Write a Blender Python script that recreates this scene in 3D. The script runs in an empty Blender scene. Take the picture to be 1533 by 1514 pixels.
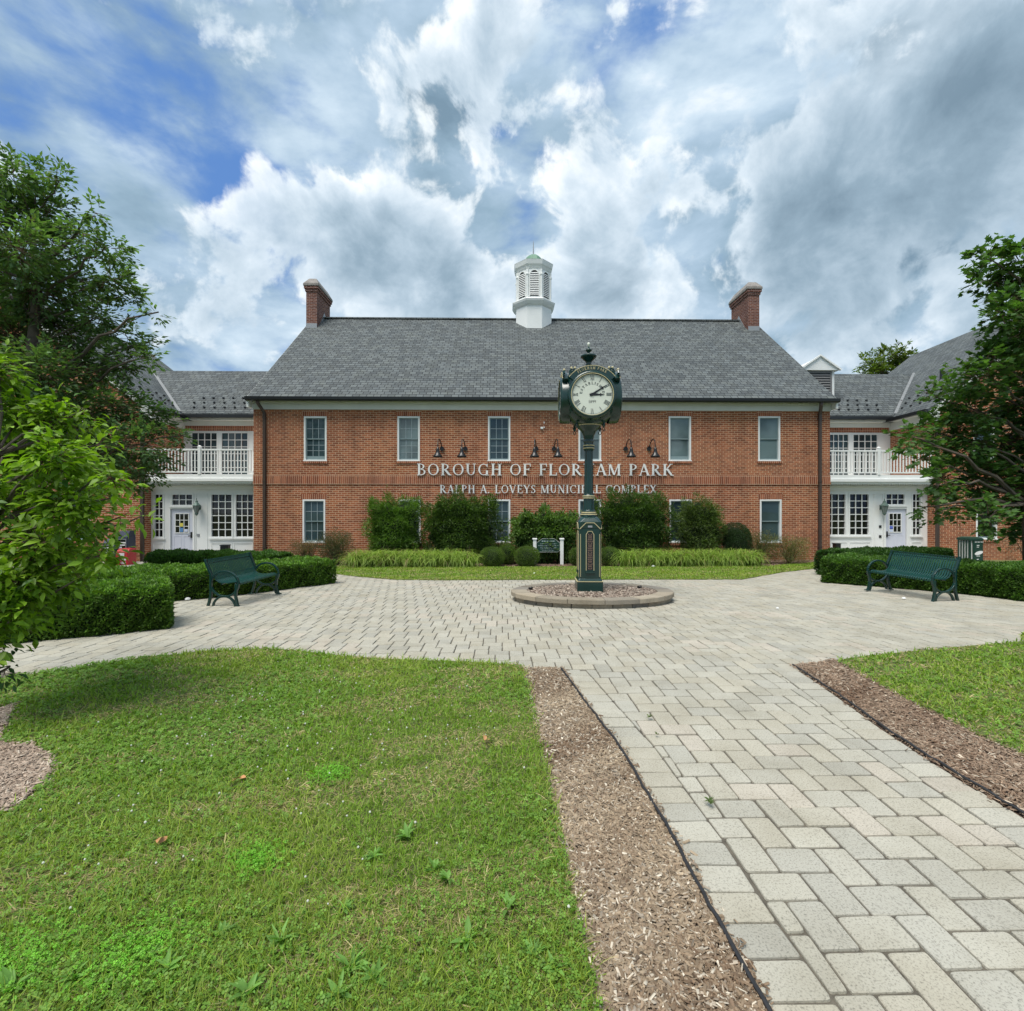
import bpy, bmesh, math, random
import numpy as np
from mathutils import Vector, Matrix
R = math.radians
rnd = random.Random(7)
rng = np.random.default_rng(11)
S = bpy.context.scene
COL = S.collection
F_, CX, HY, CZ, YAW = 737.0, 766.5, 757.0, 1.6, R(1.0)
cY, sY = math.cos(YAW), math.sin(YAW)

def gz(y):
    return -0.035 * (min(max(y, 5.0), 18.6) - 5.0)
def ray(px, py):
    a = (px - CX) / F_
    return (a * cY + sY, -a * sY + cY, (HY - py) / F_)
def W(px, py, Y):
    d = ray(px, py); t = Y / d[1]
    return Vector((t * d[0], Y, CZ + t * d[2]))
def G(px, py):
    d = ray(px, py); Y = 8.0
    for _ in range(60):
        t = (gz(Y) - CZ) / d[2]; Y = 0.5 * Y + 0.5 * t * d[1]
    t = Y / d[1]
    return Vector((t * d[0], Y, gz(Y)))

# ------------------------------------------------------------------ objects
def link(o, parent=None):
    COL.objects.link(o)
    if parent is not None:
        o.parent = parent
    return o
def tag(o, label=None, cat=None, group=None, kind=None):
    if label: o['label'] = label
    if cat: o['category'] = cat
    if group: o['group'] = group
    if kind: o['kind'] = kind
    return o
def empty(name, loc=(0, 0, 0), rz=0.0, label=None, cat=None, group=None):
    o = bpy.data.objects.new(name, None)
    o.empty_display_size = 0.2
    o.location = loc; o.rotation_euler = (0, 0, rz)
    link(o)
    return tag(o, label, cat, group)
def copy_tree(o, parent=None):
    c = o.copy(); COL.objects.link(c)
    if parent is not None: c.parent = parent
    for ch in [x for x in COL.objects if x.parent == o]:
        copy_tree(ch, c)
    return c

class MB:
    def __init__(s): s.v = []; s.f = []; s.smooth = False
    def add(s, vs, fs):
        b = len(s.v); s.v += [tuple(p) for p in vs]
        s.f += [tuple(b + i for i in f) for f in fs]
    def box(s, x0, x1, y0, y1, z0, z1):
        s.add([(x0,y0,z0),(x1,y0,z0),(x1,y1,z0),(x0,y1,z0),(x0,y0,z1),(x1,y0,z1),(x1,y1,z1),(x0,y1,z1)],
              [(0,3,2,1),(4,5,6,7),(0,1,5,4),(1,2,6,5),(2,3,7,6),(3,0,4,7)])
    def frustum(s, b, t, z0, z1):   # b,t = (x0,x1,y0,y1)
        s.add([(b[0],b[2],z0),(b[1],b[2],z0),(b[1],b[3],z0),(b[0],b[3],z0),(t[0],t[2],z1),(t[1],t[2],z1),(t[1],t[3],z1),(t[0],t[3],z1)],
              [(0,3,2,1),(4,5,6,7),(0,1,5,4),(1,2,6,5),(2,3,7,6),(3,0,4,7)])
    def quad(s, a, b, c, d): s.add([a, b, c, d], [(0,1,2,3)])
    def rings(s, rings, cap0=True, cap1=True):
        n = len(rings[0]); b = len(s.v)
        for r in rings: s.v += [tuple(p) for p in r]
        for k in range(len(rings) - 1):
            for i in range(n):
                j = (i + 1) % n
                s.f.append((b+k*n+i, b+k*n+j, b+(k+1)*n+j, b+(k+1)*n+i))
        if cap0: s.f.append(tuple(b + i for i in reversed(range(n))))
        if cap1: s.f.append(tuple(b + (len(rings)-1)*n + i for i in range(n)))
    def lathe(s, prof, cx=0, cy=0, n=20, rot=0.0, cap0=True, cap1=True):
        s.rings([[(cx + r*math.cos(rot+2*math.pi*i/n), cy + r*math.sin(rot+2*math.pi*i/n), z) for i in range(n)] for r, z in prof], cap0, cap1)
    def tube(s, pts, rad, n=6, flat=1.0):
        pts = [Vector(p) for p in pts]; rs = []
        if not hasattr(rad, '__len__'): rad = [rad] * len(pts)
        up = None
        for i, p in enumerate(pts):
            d = (pts[min(i+1, len(pts)-1)] - pts[max(i-1, 0)]).normalized()
            if up is None:
                up = Vector((0,0,1)) if abs(d.z) < 0.9 else Vector((1,0,0))
            u = (up - d * up.dot(d)).normalized(); w = d.cross(u); up = u
            rs.append([p + (u*math.cos(2*math.pi*k/n) + w*math.sin(2*math.pi*k/n)*flat) * rad[i] for k in range(n)])
        s.rings(rs)
    def bar(s, pts, w, h, wdir):     # rectangular section swept along pts; w along fixed wdir
        pts = [Vector(p) for p in pts]; wd = Vector(wdir).normalized(); rs = []
        for i, p in enumerate(pts):
            d = (pts[min(i+1, len(pts)-1)] - pts[max(i-1, 0)]).normalized()
            u = d.cross(wd).normalized()
            rs.append([p + wd*w/2 + u*h/2, p - wd*w/2 + u*h/2, p - wd*w/2 - u*h/2, p + wd*w/2 - u*h/2])
        s.rings(rs)
    def build(s, name, mat, parent=None, uv=True, smooth=False, bevel=0.0, normals=True):
        me = bpy.data.meshes.new(name)
        me.from_pydata(s.v, [], s.f)
        if normals:
            bm = bmesh.new(); bm.from_mesh(me)
            bmesh.ops.recalc_face_normals(bm, faces=bm.faces); bm.to_mesh(me); bm.free()
        me.update()
        if uv:
            ul = me.uv_layers.new(name='UVMap')
            for p in me.polygons:
                n = p.normal
                h = Vector((-n.y, n.x, 0))
                h = h.normalized() if h.length > 1e-4 else Vector((1,0,0))
                sd = n.cross(h)
                if sd.z < 0: sd = -sd
                if abs(h.x) > abs(h.y):
                    if h.x < 0: h = -h
                elif h.y < 0: h = -h
                for li in p.loop_indices:
                    co = me.vertices[me.loops[li].vertex_index].co
                    ul.data[li].uv = (co.dot(h), co.dot(sd))
        if smooth:
            me.polygons.foreach_set('use_smooth', [True]*len(me.polygons))
        me.materials.append(mat)
        o = bpy.data.objects.new(name, me); link(o, parent)
        if bevel:
            m = o.modifiers.new('Bevel', 'BEVEL'); m.width = bevel; m.segments = 2; m.limit_method = 'ANGLE'
        return o

# numpy scatter ------------------------------------------------------
def np_mesh(name, V, Fs, mat, parent=None, col=None, smooth=False):
    """V (n,3); Fs list of (k-gon index arrays)"""
    me = bpy.data.meshes.new(name)
    nl = sum(f.size for f in Fs); nf = sum(f.shape[0] for f in Fs)
    me.vertices.add(len(V)); me.vertices.foreach_set('co', np.asarray(V, np.float32).ravel())
    me.loops.add(nl); me.polygons.add(nf)
    me.loops.foreach_set('vertex_index', np.concatenate([f.ravel() for f in Fs]).astype(np.int32))
    cnt = np.concatenate([np.full(f.shape[0], f.shape[1]) for f in Fs])
    me.polygons.foreach_set('loop_start', (np.cumsum(cnt) - cnt).astype(np.int32))
    if smooth: me.polygons.foreach_set('use_smooth', np.ones(nf, bool))
    me.update(calc_edges=True)
    if col is not None:
        a = me.color_attributes.new('Col', 'FLOAT_COLOR', 'POINT')
        c = np.ones((len(V), 4), np.float32); c[:, :3] = col
        a.data.foreach_set('color', c.ravel())
    me.materials.append(mat)
    return link(bpy.data.objects.new(name, me), parent)

def euler_mats(az, pitch, roll):
    """columns: leaf axis (x), side (y), normal (z). pitch up positive."""
    ca, sa, cp, sp, cr, sr = np.cos(az), np.sin(az), np.cos(pitch), np.sin(pitch), np.cos(roll), np.sin(roll)
    X = np.stack([ca*cp, sa*cp, sp], 1)
    Y0 = np.stack([-sa, ca, np.zeros_like(az)], 1)
    Z0 = np.cross(X, Y0)
    Y = Y0*cr[:, None] + Z0*sr[:, None]
    Z = np.cross(X, Y)
    return np.stack([X, Y, Z], 2)
def scatter(name, T, pos, M, sc, col, mat, parent=None, tipcol=None):
    tv, tf = T; n = len(pos); k = len(tv)
    if np.ndim(sc) == 1: sc = np.repeat(sc[:, None], 3, 1)
    loc = tv[None] * sc[:, None, :]
    V = np.einsum('nij,nkj->nki', M, loc) + pos[:, None, :]
    Fs = [(f[None] + (np.arange(n)*k)[:, None, None]).reshape(-1, f.shape[1]) for f in tf]
    C = np.repeat(col[:, None, :], k, 1)
    return np_mesh(name, V.reshape(-1, 3), Fs, mat, parent, C.reshape(-1, 3))
A_ = np.array
def tmpl(v, f3=None, f4=None):
    fs = []
    if f3: fs.append(A_(f3))
    if f4: fs.append(A_(f4))
    return (A_(v, float), fs)
LEAF = tmpl([(0,0,0),(.45,.26,.07),(.45,-.26,.07),(1,0,-.05),(.4,0,0)], f3=[(0,4,1),(0,2,4),(4,3,1),(4,2,3)])
FINE = tmpl([(0,0,0),(.2,.16,.05),(.2,-.16,.05),(.5,.25,.09),(.5,-.25,.09),(.8,.13,.0),(.8,-.13,.0),(1,0,-.1),(.2,0,.01),(.5,0,.02),(.8,0,-.04)],
            f3=[(0,8,1),(0,2,8),(10,7,5),(10,6,7)], f4=[(8,9,3,1),(2,4,9,8),(9,10,5,3),(4,6,10,9)])
_mp = [(0,0),(.12,.3),(.05,.5),(.36,.34),(.62,.46),(.6,.22),(1,.0),(.6,-.22),(.62,-.46),(.36,-.34),(.05,-.5),(.12,-.3)]
MAPLE = tmpl([(x, y, .12*abs(y)) for x, y in _mp] + [(.35,0,0)], f3=[(12,i,(i+1)%12) for i in range(12)])
BLADE = tmpl([(0,.5,0),(0,-.5,0),(.55,.38,.05),(.55,-.38,.05),(1,0,-.12)], f3=[(2,3,4)], f4=[(0,1,3,2)])
NEEDLE = tmpl([(0,.5,0),(0,-.5,0),(.7,.45,.1),(.7,-.45,.1),(1,0,0)], f3=[(2,3,4)], f4=[(0,1,3,2)])
CHIP = tmpl([(-.5,-.5,0),(.5,-.4,0),(.5,.5,0),(-.5,.4,0),(-.45,-.4,1),(.42,-.35,1),(.45,.4,1),(-.4,.35,1)], f4=[(4,5,6,7),(0,1,5,4),(1,2,6,5),(2,3,7,6),(3,0,4,7)])
_d = [(math.cos(2*math.pi*i/6)*.5, math.sin(2*math.pi*i/6)*.5, .04*(i % 2)) for i in range(6)]
CLOVER = tmpl([(x*.62 + .42*math.cos(a), y*.62 + .42*math.sin(a), z + .1) for a in (0.3, 2.4, 4.5) for x, y, z in _d],
              f3=[(6*k, 6*k+i, 6*k+i+1) for k in range(3) for i in range(1, 5)])
_l = [(0,0),(.22,.26),(.45,.4),(.7,.36),(.88,.16),(1,-.1)]
LILY = tmpl([(x, s*.5*(1-.75*i/5)*(.6 if i == 0 else 1), z) for i, (x, z) in enumerate(_l) for s in (1, -1)],
            f4=[(2*i, 2*i+1, 2*i+3, 2*i+2) for i in range(5)])
def cols(n, a, b, jit=.12, w=None):
    t = rng.random(n) if w is None else w
    c = A_(a)[None]*(1-t[:, None]) + A_(b)[None]*t[:, None]
    return np.clip(c * (1 + rng.normal(0, jit, (n, 1))), 0.003, .95)
def in_poly(P, poly):
    x, y = P[:, 0], P[:, 1]; c = np.zeros(len(P), bool); q = np.asarray(poly, float)
    for i in range(len(q)):
        x0, y0 = q[i][:2]; x1, y1 = q[i-1][:2]
        if y0 == y1: continue
        c ^= ((y0 > y) != (y1 > y)) & (x < (x1-x0)*(y-y0)/(y1-y0) + x0)
    return c
def gzn(y): return -0.035*(np.clip(y, 5.0, 18.6) - 5.0)
def fnoise(P, s, seed):
    """cheap smooth noise 0..1 for patchiness"""
    r = np.random.default_rng(seed); o = np.zeros(len(P))
    for k in range(5):
        d = r.normal(0, 1, 2); d *= s*(1+.6*k)/np.linalg.norm(d)
        o += np.sin(P[:, 0]*d[0] + P[:, 1]*d[1] + r.random()*6.28) / (1+.4*k)
    return .5 + .5*np.clip(o/2.2, -1, 1)

# ------------------------------------------------------------------ materials
def nodes(name):
    m = bpy.data.materials.new(name); m.use_nodes = True
    nt = m.node_tree; b = nt.nodes['Principled BSDF']
    return m, nt, b
def nd(nt, t, **k):
    n = nt.nodes.new(t)
    for a, v in k.items():
        if a in n.inputs.keys() if isinstance(a, str) else False: n.inputs[a].default_value = v
        else: setattr(n, a, v)
    return n
def c4(c): return (c[0], c[1], c[2], 1)
def noise(nt, scale, detail=4, rough=.55, vec=None, dist=0):
    n = nt.nodes.new('ShaderNodeTexNoise'); n.inputs['Scale'].default_value = scale
    n.inputs['Detail'].default_value = detail; n.inputs['Roughness'].default_value = rough; n.inputs['Distortion'].default_value = dist
    if vec is not None: nt.links.new(vec, n.inputs['Vector'])
    return n
def ramp(nt, fac, stops):
    r = nt.nodes.new('ShaderNodeValToRGB'); e = r.color_ramp.elements
    while len(e) < len(stops): e.new(.5)
    for k, (p, c) in enumerate(stops): e[k].position = p; e[k].color = c4(c) if hasattr(c, '__len__') else (c, c, c, 1)
    nt.links.new(fac, r.inputs['Fac']); return r
def mix(nt, fac, a, b, mode='MIX'):
    m = nt.nodes.new('ShaderNodeMix'); m.data_type = 'RGBA'; m.blend_type = mode
    for s, v in ((0, fac), (6, a), (7, b)):
        if hasattr(v, 'is_linked') or hasattr(v, 'node'): nt.links.new(v, m.inputs[s])
        else: m.inputs[s].default_value = v if s == 0 else c4(v)
    return m.outputs[2]
def bump(nt, b, h, strength=.3, dist=.01):
    n = nt.nodes.new('ShaderNodeBump'); n.inputs['Strength'].default_value = strength; n.inputs['Distance'].default_value = dist
    nt.links.new(h, n.inputs['Height']); nt.links.new(n.outputs[0], b.inputs['Normal'])
def objco(nt): return nt.nodes.new('ShaderNodeTexCoord').outputs['Object']
def uvco(nt): return nt.nodes.new('ShaderNodeTexCoord').outputs['UV']
def simple(name, col, rough=.6, metal=0, var=.0, scale=6, bstr=0, spec=.5, bscale=60):
    m, nt, b = nodes(name)
    b.inputs['Roughness'].default_value = rough; b.inputs['Metallic'].default_value = metal
    b.inputs['Specular IOR Level'].default_value = spec
    b.inputs['Base Color'].default_value = c4(col)
    if var:
        n = noise(nt, scale, 5, .6, objco(nt))
        r = ramp(nt, n.outputs['Fac'], [(.3, [c*(1-var) for c in col]), (.7, [min(1, c*(1+var)) for c in col])])
        nt.links.new(r.outputs[0], b.inputs['Base Color'])
    if bstr:
        n2 = noise(nt, bscale, 4, .6, objco(nt)); bump(nt, b, n2.outputs['Fac'], bstr, .004)
    return m
def foliage_mat(name, trans=.38, rough=.5, spec=.35):
    m, nt, b = nodes(name)
    a = nt.nodes.new('ShaderNodeAttribute'); a.attribute_name = 'Col'
    nt.links.new(a.outputs['Color'], b.inputs['Base Color'])
    b.inputs['Roughness'].default_value = rough; b.inputs['Specular IOR Level'].default_value = spec
    t = nt.nodes.new('ShaderNodeBsdfTranslucent')
    tc = mix(nt, 1.0, a.outputs['Color'], (1.3, 1.5, .5), 'MULTIPLY')
    nt.links.new(tc, t.inputs['Color'])
    ms = nt.nodes.new('ShaderNodeMixShader'); ms.inputs[0].default_value = trans
    nt.links.new(b.outputs[0], ms.inputs[1]); nt.links.new(t.outputs[0], ms.inputs[2])
    nt.links.new(ms.outputs[0], nt.nodes['Material Output'].inputs['Surface'])
    return m
def attr_mat(name, rough=.8, speck=0, bstr=.3, bscale=200, spec=.3):
    m, nt, b = nodes(name)
    a = nt.nodes.new('ShaderNodeAttribute'); a.attribute_name = 'Col'; c = a.outputs['Color']
    b.inputs['Roughness'].default_value = rough; b.inputs['Specular IOR Level'].default_value = spec
    co = objco(nt)
    if speck:
        n = noise(nt, bscale, 3, .7, co); r = ramp(nt, n.outputs['Fac'], [(.3, 1-speck), (.5, 1.0), (.72, 1+speck)])
        r.color_ramp.elements[2].color = (1, 1, 1, 1)
        c = mix(nt, 1.0, c, r.outputs[0], 'MULTIPLY')
        n3 = noise(nt, 2.2, 5, .65, co); r3 = ramp(nt, n3.outputs['Fac'], [(.28, (.8, .785, .75)), (.58, (1, 1, 1))])
        c = mix(nt, 1.0, c, r3.outputs[0], 'MULTIPLY')
        bump(nt, b, n.outputs['Fac'], bstr, .003)
    nt.links.new(c, b.inputs['Base Color'])
    return m
def brick_mat(name, bw, rh, off, tint=(1, 1, 1), patch=True):
    m, nt, b = nodes(name); uv = uvco(nt)
    t = nt.nodes.new('ShaderNodeTexBrick'); t.offset = off; t.squash = 1.0
    nt.links.new(uv, t.inputs['Vector'])
    for k, v in (('Scale', 1), ('Mortar Size', .0075), ('Mortar Smooth', .15), ('Bias', -.1), ('Brick Width', bw), ('Row Height', rh)): t.inputs[k].default_value = v
    t.inputs['Color1'].default_value = c4((.4*tint[0], .135*tint[1], .064*tint[2])); t.inputs['Color2'].default_value = c4((.2*tint[0], .062*tint[1], .034*tint[2]))
    t.inputs['Mortar'].default_value = c4((.6*min(1, tint[0]+.1), .44*tint[1], .29*tint[2]))
    n = noise(nt, .55, 5, .6, uv)
    r = ramp(nt, n.outputs['Fac'], [(.3, (.86, .78, .76)), (.5, (1, 1, 1)), (.7, (1.0, 1.0, .92))])
    c = mix(nt, 1.0, t.outputs['Color'], r.outputs[0], 'MULTIPLY')
    w = noise(nt, 9, 3, .6, uv); r2 = ramp(nt, w.outputs['Fac'], [(.25, (.8, .78, .78)), (.55, (1, 1, 1))])
    c = mix(nt, 1.0, c, r2.outputs[0], 'MULTIPLY')
    mp = nt.nodes.new('ShaderNodeMapping'); mp.inputs['Scale'].default_value = (2.4, .3, 1); nt.links.new(uv, mp.inputs[0])
    st = noise(nt, 1, 5, .65, mp.outputs[0]); r4 = ramp(nt, st.outputs['Fac'], [(.33, (.76, .74, .74)), (.52, (1, 1, 1))]); c = mix(nt, 1.0, c, r4.outputs[0], 'MULTIPLY')
    nt.links.new(c, b.inputs['Base Color']); b.inputs['Roughness'].default_value = .85; b.inputs['Specular IOR Level'].default_value = .2
    inv = nt.nodes.new('ShaderNodeMath'); inv.operation = 'SUBTRACT'; inv.inputs[0].default_value = 1; nt.links.new(t.outputs['Fac'], inv.inputs[1])
    bump(nt, b, inv.outputs[0], .5, .006)
    return m
def roof_mat(name):
    m, nt, b = nodes(name); uv = uvco(nt)
    t = nt.nodes.new('ShaderNodeTexBrick'); t.offset = .37; t.offset_frequency = 2
    nt.links.new(uv, t.inputs['Vector'])
    for k, v in (('Scale', 1), ('Mortar Size', .013), ('Mortar Smooth', .35), ('Bias', 0), ('Brick Width', .26), ('Row Height', .19)): t.inputs[k].default_value = v
    t.inputs['Color1'].default_value = c4((.145, .162, .162)); t.inputs['Color2'].default_value = c4((.078, .088, .09)); t.inputs['Mortar'].default_value = c4((.025, .028, .03))
    n = noise(nt, 2.2, 6, .7, uv); r = ramp(nt, n.outputs['Fac'], [(.3, (.78, .82, .86)), (.5, (1, 1, 1)), (.72, (1.0, .99, .9))])
    c = mix(nt, 1.0, t.outputs['Color'], r.outputs[0], 'MULTIPLY')
    n5 = noise(nt, 25, 3, .7, uv); r5 = ramp(nt, n5.outputs['Fac'], [(.3, .7), (.65, 1.0)])
    c = mix(nt, 1.0, c, r5.outputs[0], 'MULTIPLY')
    nt.links.new(c, b.inputs['Base Color']); b.inputs['Roughness'].default_value = .75; b.inputs['Specular IOR Level'].default_value = .3
    # each course tilts: sawtooth height
    sep = nt.nodes.new('ShaderNodeSeparateXYZ'); nt.links.new(uv, sep.inputs[0])
    d = nt.nodes.new('ShaderNodeMath'); d.operation = 'DIVIDE'; d.inputs[1].default_value = .19; nt.links.new(sep.outputs[1], d.inputs[0])
    fr = nt.nodes.new('ShaderNodeMath'); fr.operation = 'FRACT'; nt.links.new(d.outputs[0], fr.inputs[0])
    iv = nt.nodes.new('ShaderNodeMath'); iv.operation = 'SUBTRACT'; iv.inputs[0].default_value = 1; nt.links.new(fr.outputs[0], iv.inputs[1])
    ad = nt.nodes.new('ShaderNodeMath'); ad.operation = 'SUBTRACT'; nt.links.new(iv.outputs[0], ad.inputs[0]); nt.links.new(t.outputs['Fac'], ad.inputs[1])
    bump(nt, b, ad.outputs[0], .8, .02)
    return m
M = {}
M['brick'] = brick_mat('brick', .215, .0745, .5)
M['oldbrick'] = brick_mat('weathered_brick', .215, .0745, .5, (.5, .62, .85))
M['soldier'] = brick_mat('soldier_brick', .0745, .3, 0.0, (.95, .95, 1))
M['roof'] = roof_mat('slate_shingle')
M['white'] = simple('white_paint', (.78, .79, .77), .55, var=.05, scale=1.2)
M['trim'] = simple('trim_paint', (.64, .66, .62), .6, var=.06, scale=2)
M['dark'] = simple('dark_gutter', (.012, .014, .016), .4)
M['brown'] = simple('brown_downspout', (.055, .038, .03), .45, var=.1)
M['sash'] = simple('sash_paint', (.2, .27, .28), .5, var=.06)
M['muntin'] = simple('muntin_paint', (.36, .43, .45), .5)
M['concrete'] = simple('concrete', (.42, .4, .35), .9, var=.12, scale=3, bstr=.3)
M['stonecap'] = simple('chimney_stone', (.24, .22, .2), .85, var=.25, scale=5, bstr=.3)
M['copper'] = simple('green_copper', (.13, .25, .17), .6, var=.18, scale=4)
M['green'] = simple('green_enamel', (.004, .03, .025), .25, var=.15, scale=4, spec=.6)
M['benchgreen'] = simple('bench_enamel', (.008, .056, .047), .3, var=.1, scale=4, spec=.6)
M['gold'] = simple('cream_trim', (.5, .44, .25), .45)
M['dial'] = simple('clock_dial', (.62, .65, .56), .4, var=.05, scale=3)
M['black'] = simple('black_paint', (.01, .01, .01), .35)
M['bronze'] = simple('bronze_letter', (.17, .11, .085), .5)
M['letter'] = simple('letter_white', (.78, .78, .76), .4)
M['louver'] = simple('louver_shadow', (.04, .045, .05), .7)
M['signgreen'] = simple('sign_green', (.006, .04, .025), .4)
M['red'] = simple('red_plastic', (.5, .018, .022), .4, var=.1)
M['navy'] = simple('navy_plastic', (.02, .028, .055), .4, var=.1)
M['lead'] = simple('lead_flashing', (.2,.21,.215), .7, var=.15)
M['grey'] = simple('grey_metal', (.3, .31, .32), .45, .3)
M['lantern'] = simple('lantern_verdigris', (.09, .14, .12), .5, .2, var=.2)
M['bark'] = simple('bark', (.085, .068, .052), .9, var=.35, scale=9, bstr=.6, bscale=25)
M['twig'] = simple('twig', (.1, .06, .035), .8, var=.2)
M['plastic'] = simple('black_edging', (.02, .02, .022), .5)
M['leaf'] = foliage_mat('leaf'); M['leafdark'] = foliage_mat('leaf_dark', .2); M['grassblade'] = foliage_mat('grass_blade', .35, .55)
M['hedgecore'] = simple('hedge_shade', (.012, .022, .007), .95, var=.4, scale=14)  # near-black green: shade between the leaves put into the core colour
M['chip'] = attr_mat('mulch_chip', .9)
M['paver'] = attr_mat('paver', .85, speck=.5, bstr=.7, bscale=120)
M['stoneblock'] = attr_mat('block_stone', .9, speck=.3, bstr=.6, bscale=60)
M['sand'] = simple('joint_sand', (.1, .088, .068), .95, var=.4, scale=20)
M['soil'] = simple('mulch_soil', (.1, .062, .042), .95, var=.5, scale=35, bstr=.8, bscale=90)
M['lawnbase'] = simple('lawn_base', (.085, .11, .025), .95, var=.5, scale=6, bstr=.7, bscale=120)
M['petal'] = simple('clover_flower', (.55, .56, .48), .9)
def glass_mat(name, col, rough=.04):
    m, nt, b = nodes(name); b.inputs['Roughness'].default_value = rough
    n = noise(nt, .9, 3, .5, objco(nt))
    r = ramp(nt, n.outputs['Fac'], [(.35, [c*.6 for c in col]), (.65, [c*1.35 for c in col])])
    nt.links.new(r.outputs[0], b.inputs['Base Color']); b.inputs['Specular IOR Level'].default_value = .5
    b.inputs['IOR'].default_value = 1.5
    n2 = noise(nt, 1.4, 2, .5, objco(nt)); bump(nt, b, n2.outputs['Fac'], .12, .02)
    return m
M['glass'] = glass_mat('window_glass', (.035, .06, .068))
M['glassblind'] = glass_mat('window_glass_with_blind', (.11, .155, .16))
M['glassdark'] = glass_mat('dark_glass', (.008, .009, .009))
# ================================================================== lettering (own roman capitals)
T_, t_ = .155, .062
def _P(extra): return [('l',.2,0,.2,1,T_),('s',.2,0,.3),('s',.16,1,.2),('l',.2,.97,.36,.97,t_),('l',.2,.5,.36,.5,t_),('a',.34,.735,.27,.24,-90,90)] + extra
GL = {
 'I': (.4,[('l',.2,0,.2,1,T_),('s',.2,0,.32),('s',.2,1,.32)]),
 'H': (.9,[('l',.2,0,.2,1,T_),('l',.7,0,.7,1,T_),('l',.2,.52,.7,.52,t_)]+[('s',x,y,.31) for x in (.2,.7) for y in (0,1)]),
 'F': (.68,[('l',.2,0,.2,1,T_),('s',.2,0,.32),('l',.08,.97,.62,.97,t_),('l',.61,1,.61,.76,t_),('l',.2,.52,.5,.52,t_),('l',.5,.62,.5,.42,t_*.8)]),
 'L': (.7,[('l',.2,0,.2,1,T_),('s',.2,1,.32),('l',.06,.03,.64,.03,t_),('l',.64,0,.64,.24,t_)]),
 'E': (.72,[('l',.2,0,.2,1,T_),('l',.08,.97,.62,.97,t_),('l',.61,1,.61,.78,t_),('l',.2,.52,.52,.52,t_),('l',.52,.62,.52,.42,t_*.8),('l',.06,.03,.66,.03,t_),('l',.66,0,.66,.24,t_)]),
 'P': (.72,_P([])),
 'R': (.84,_P([('l',.36,.5,.72,.02,T_),('s',.76,0,.2)])),
 'B': (.76,[('l',.2,0,.2,1,T_),('s',.14,0,.16),('s',.14,1,.16),('l',.2,.97,.36,.97,t_),('l',.2,.53,.38,.53,t_),('l',.2,.03,.38,.03,t_),('a',.34,.755,.24,.22,-90,90),('a',.36,.28,.3,.26,-90,90)]),
 'K': (.86,[('l',.2,0,.2,1,T_),('s',.2,0,.31),('s',.2,1,.31),('l',.24,.42,.68,1,t_),('l',.38,.56,.74,0,T_),('s',.68,1,.24),('s',.76,0,.26)]),
 'M': (1.06,[('l',.16,0,.16,1,t_),('l',.18,1,.52,.06,T_),('l',.52,.04,.86,1,t_),('l',.88,0,.88,1,T_),('s',.16,0,.24),('s',.88,0,.3),('s',.14,1,.18),('s',.9,1,.24)]),
 'N': (.92,[('l',.17,0,.17,1,t_),('l',.17,1,.74,0,T_),('l',.74,0,.74,1,t_),('s',.17,0,.25),('s',.13,1,.22),('s',.74,1,.25)]),
 'A': (.86,[('l',.13,0,.43,1,t_),('l',.42,1,.75,0,T_),('l',.24,.34,.62,.34,t_),('s',.13,0,.24),('s',.75,0,.28)]),
 'V': (.84,[('l',.11,1,.43,0,T_),('l',.43,0,.73,1,t_),('s',.12,1,.28),('s',.73,1,.24)]),
 'Y': (.82,[('l',.11,1,.42,.46,T_),('l',.72,1,.42,.46,t_),('l',.42,0,.42,.5,T_),('s',.12,1,.28),('s',.72,1,.24),('s',.42,0,.3)]),
 'X': (.86,[('l',.14,1,.72,0,T_),('l',.7,1,.14,0,t_),('s',.14,1,.26),('s',.7,1,.24),('s',.14,0,.24),('s',.74,0,.28)]),
 'U': (.88,[('l',.2,.32,.2,1,T_),('l',.7,.32,.7,1,t_),('a',.45,.32,.25,.3,180,360),('s',.2,1,.31),('s',.7,1,.25)]),
 'O': (.92,[('a',.46,.5,.38,.49,0,360)]),
 'C': (.84,[('a',.47,.5,.38,.49,48,312),('l',.74,.98,.74,.7,t_)]),
 'G': (.92,[('a',.47,.5,.38,.49,48,300),('l',.74,.98,.74,.7,t_),('l',.72,.08,.72,.42,T_),('s',.72,.42,.28)]),
 'S': (.62,[('a',.31,.74,.2,.24,35,250),('a',.31,.27,.22,.26,-145,80),('l',.24,.56,.4,.46,T_),('l',.5,.98,.5,.76,t_),('l',.1,.02,.1,.26,t_)]),
 'T': (.74,[('l',.37,0,.37,1,T_),('s',.37,0,.32),('l',.06,.97,.68,.97,t_),('l',.07,1,.07,.76,t_),('l',.67,1,.67,.76,t_)]),
 'D': (.88,[('l',.2,0,.2,1,T_),('s',.14,0,.16),('s',.14,1,.16),('l',.2,.97,.4,.97,t_),('l',.2,.03,.4,.03,t_),('a',.38,.5,.38,.47,-90,90)]),
 '.': (.3,[('l',.12,0,.12,.14,T_)]), ' ': (.42,[]),
 '1': (.5,[('l',.25,0,.25,1,T_),('s',.25,0,.32),('l',.1,.84,.25,1,t_)]),
 '8': (.62,[('a',.31,.75,.2,.23,0,360),('a',.31,.27,.24,.26,0,360)]),
 '9': (.62,[('a',.31,.68,.24,.3,0,360),('a',.27,.5,.28,.48,-60,20)]),
}
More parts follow.
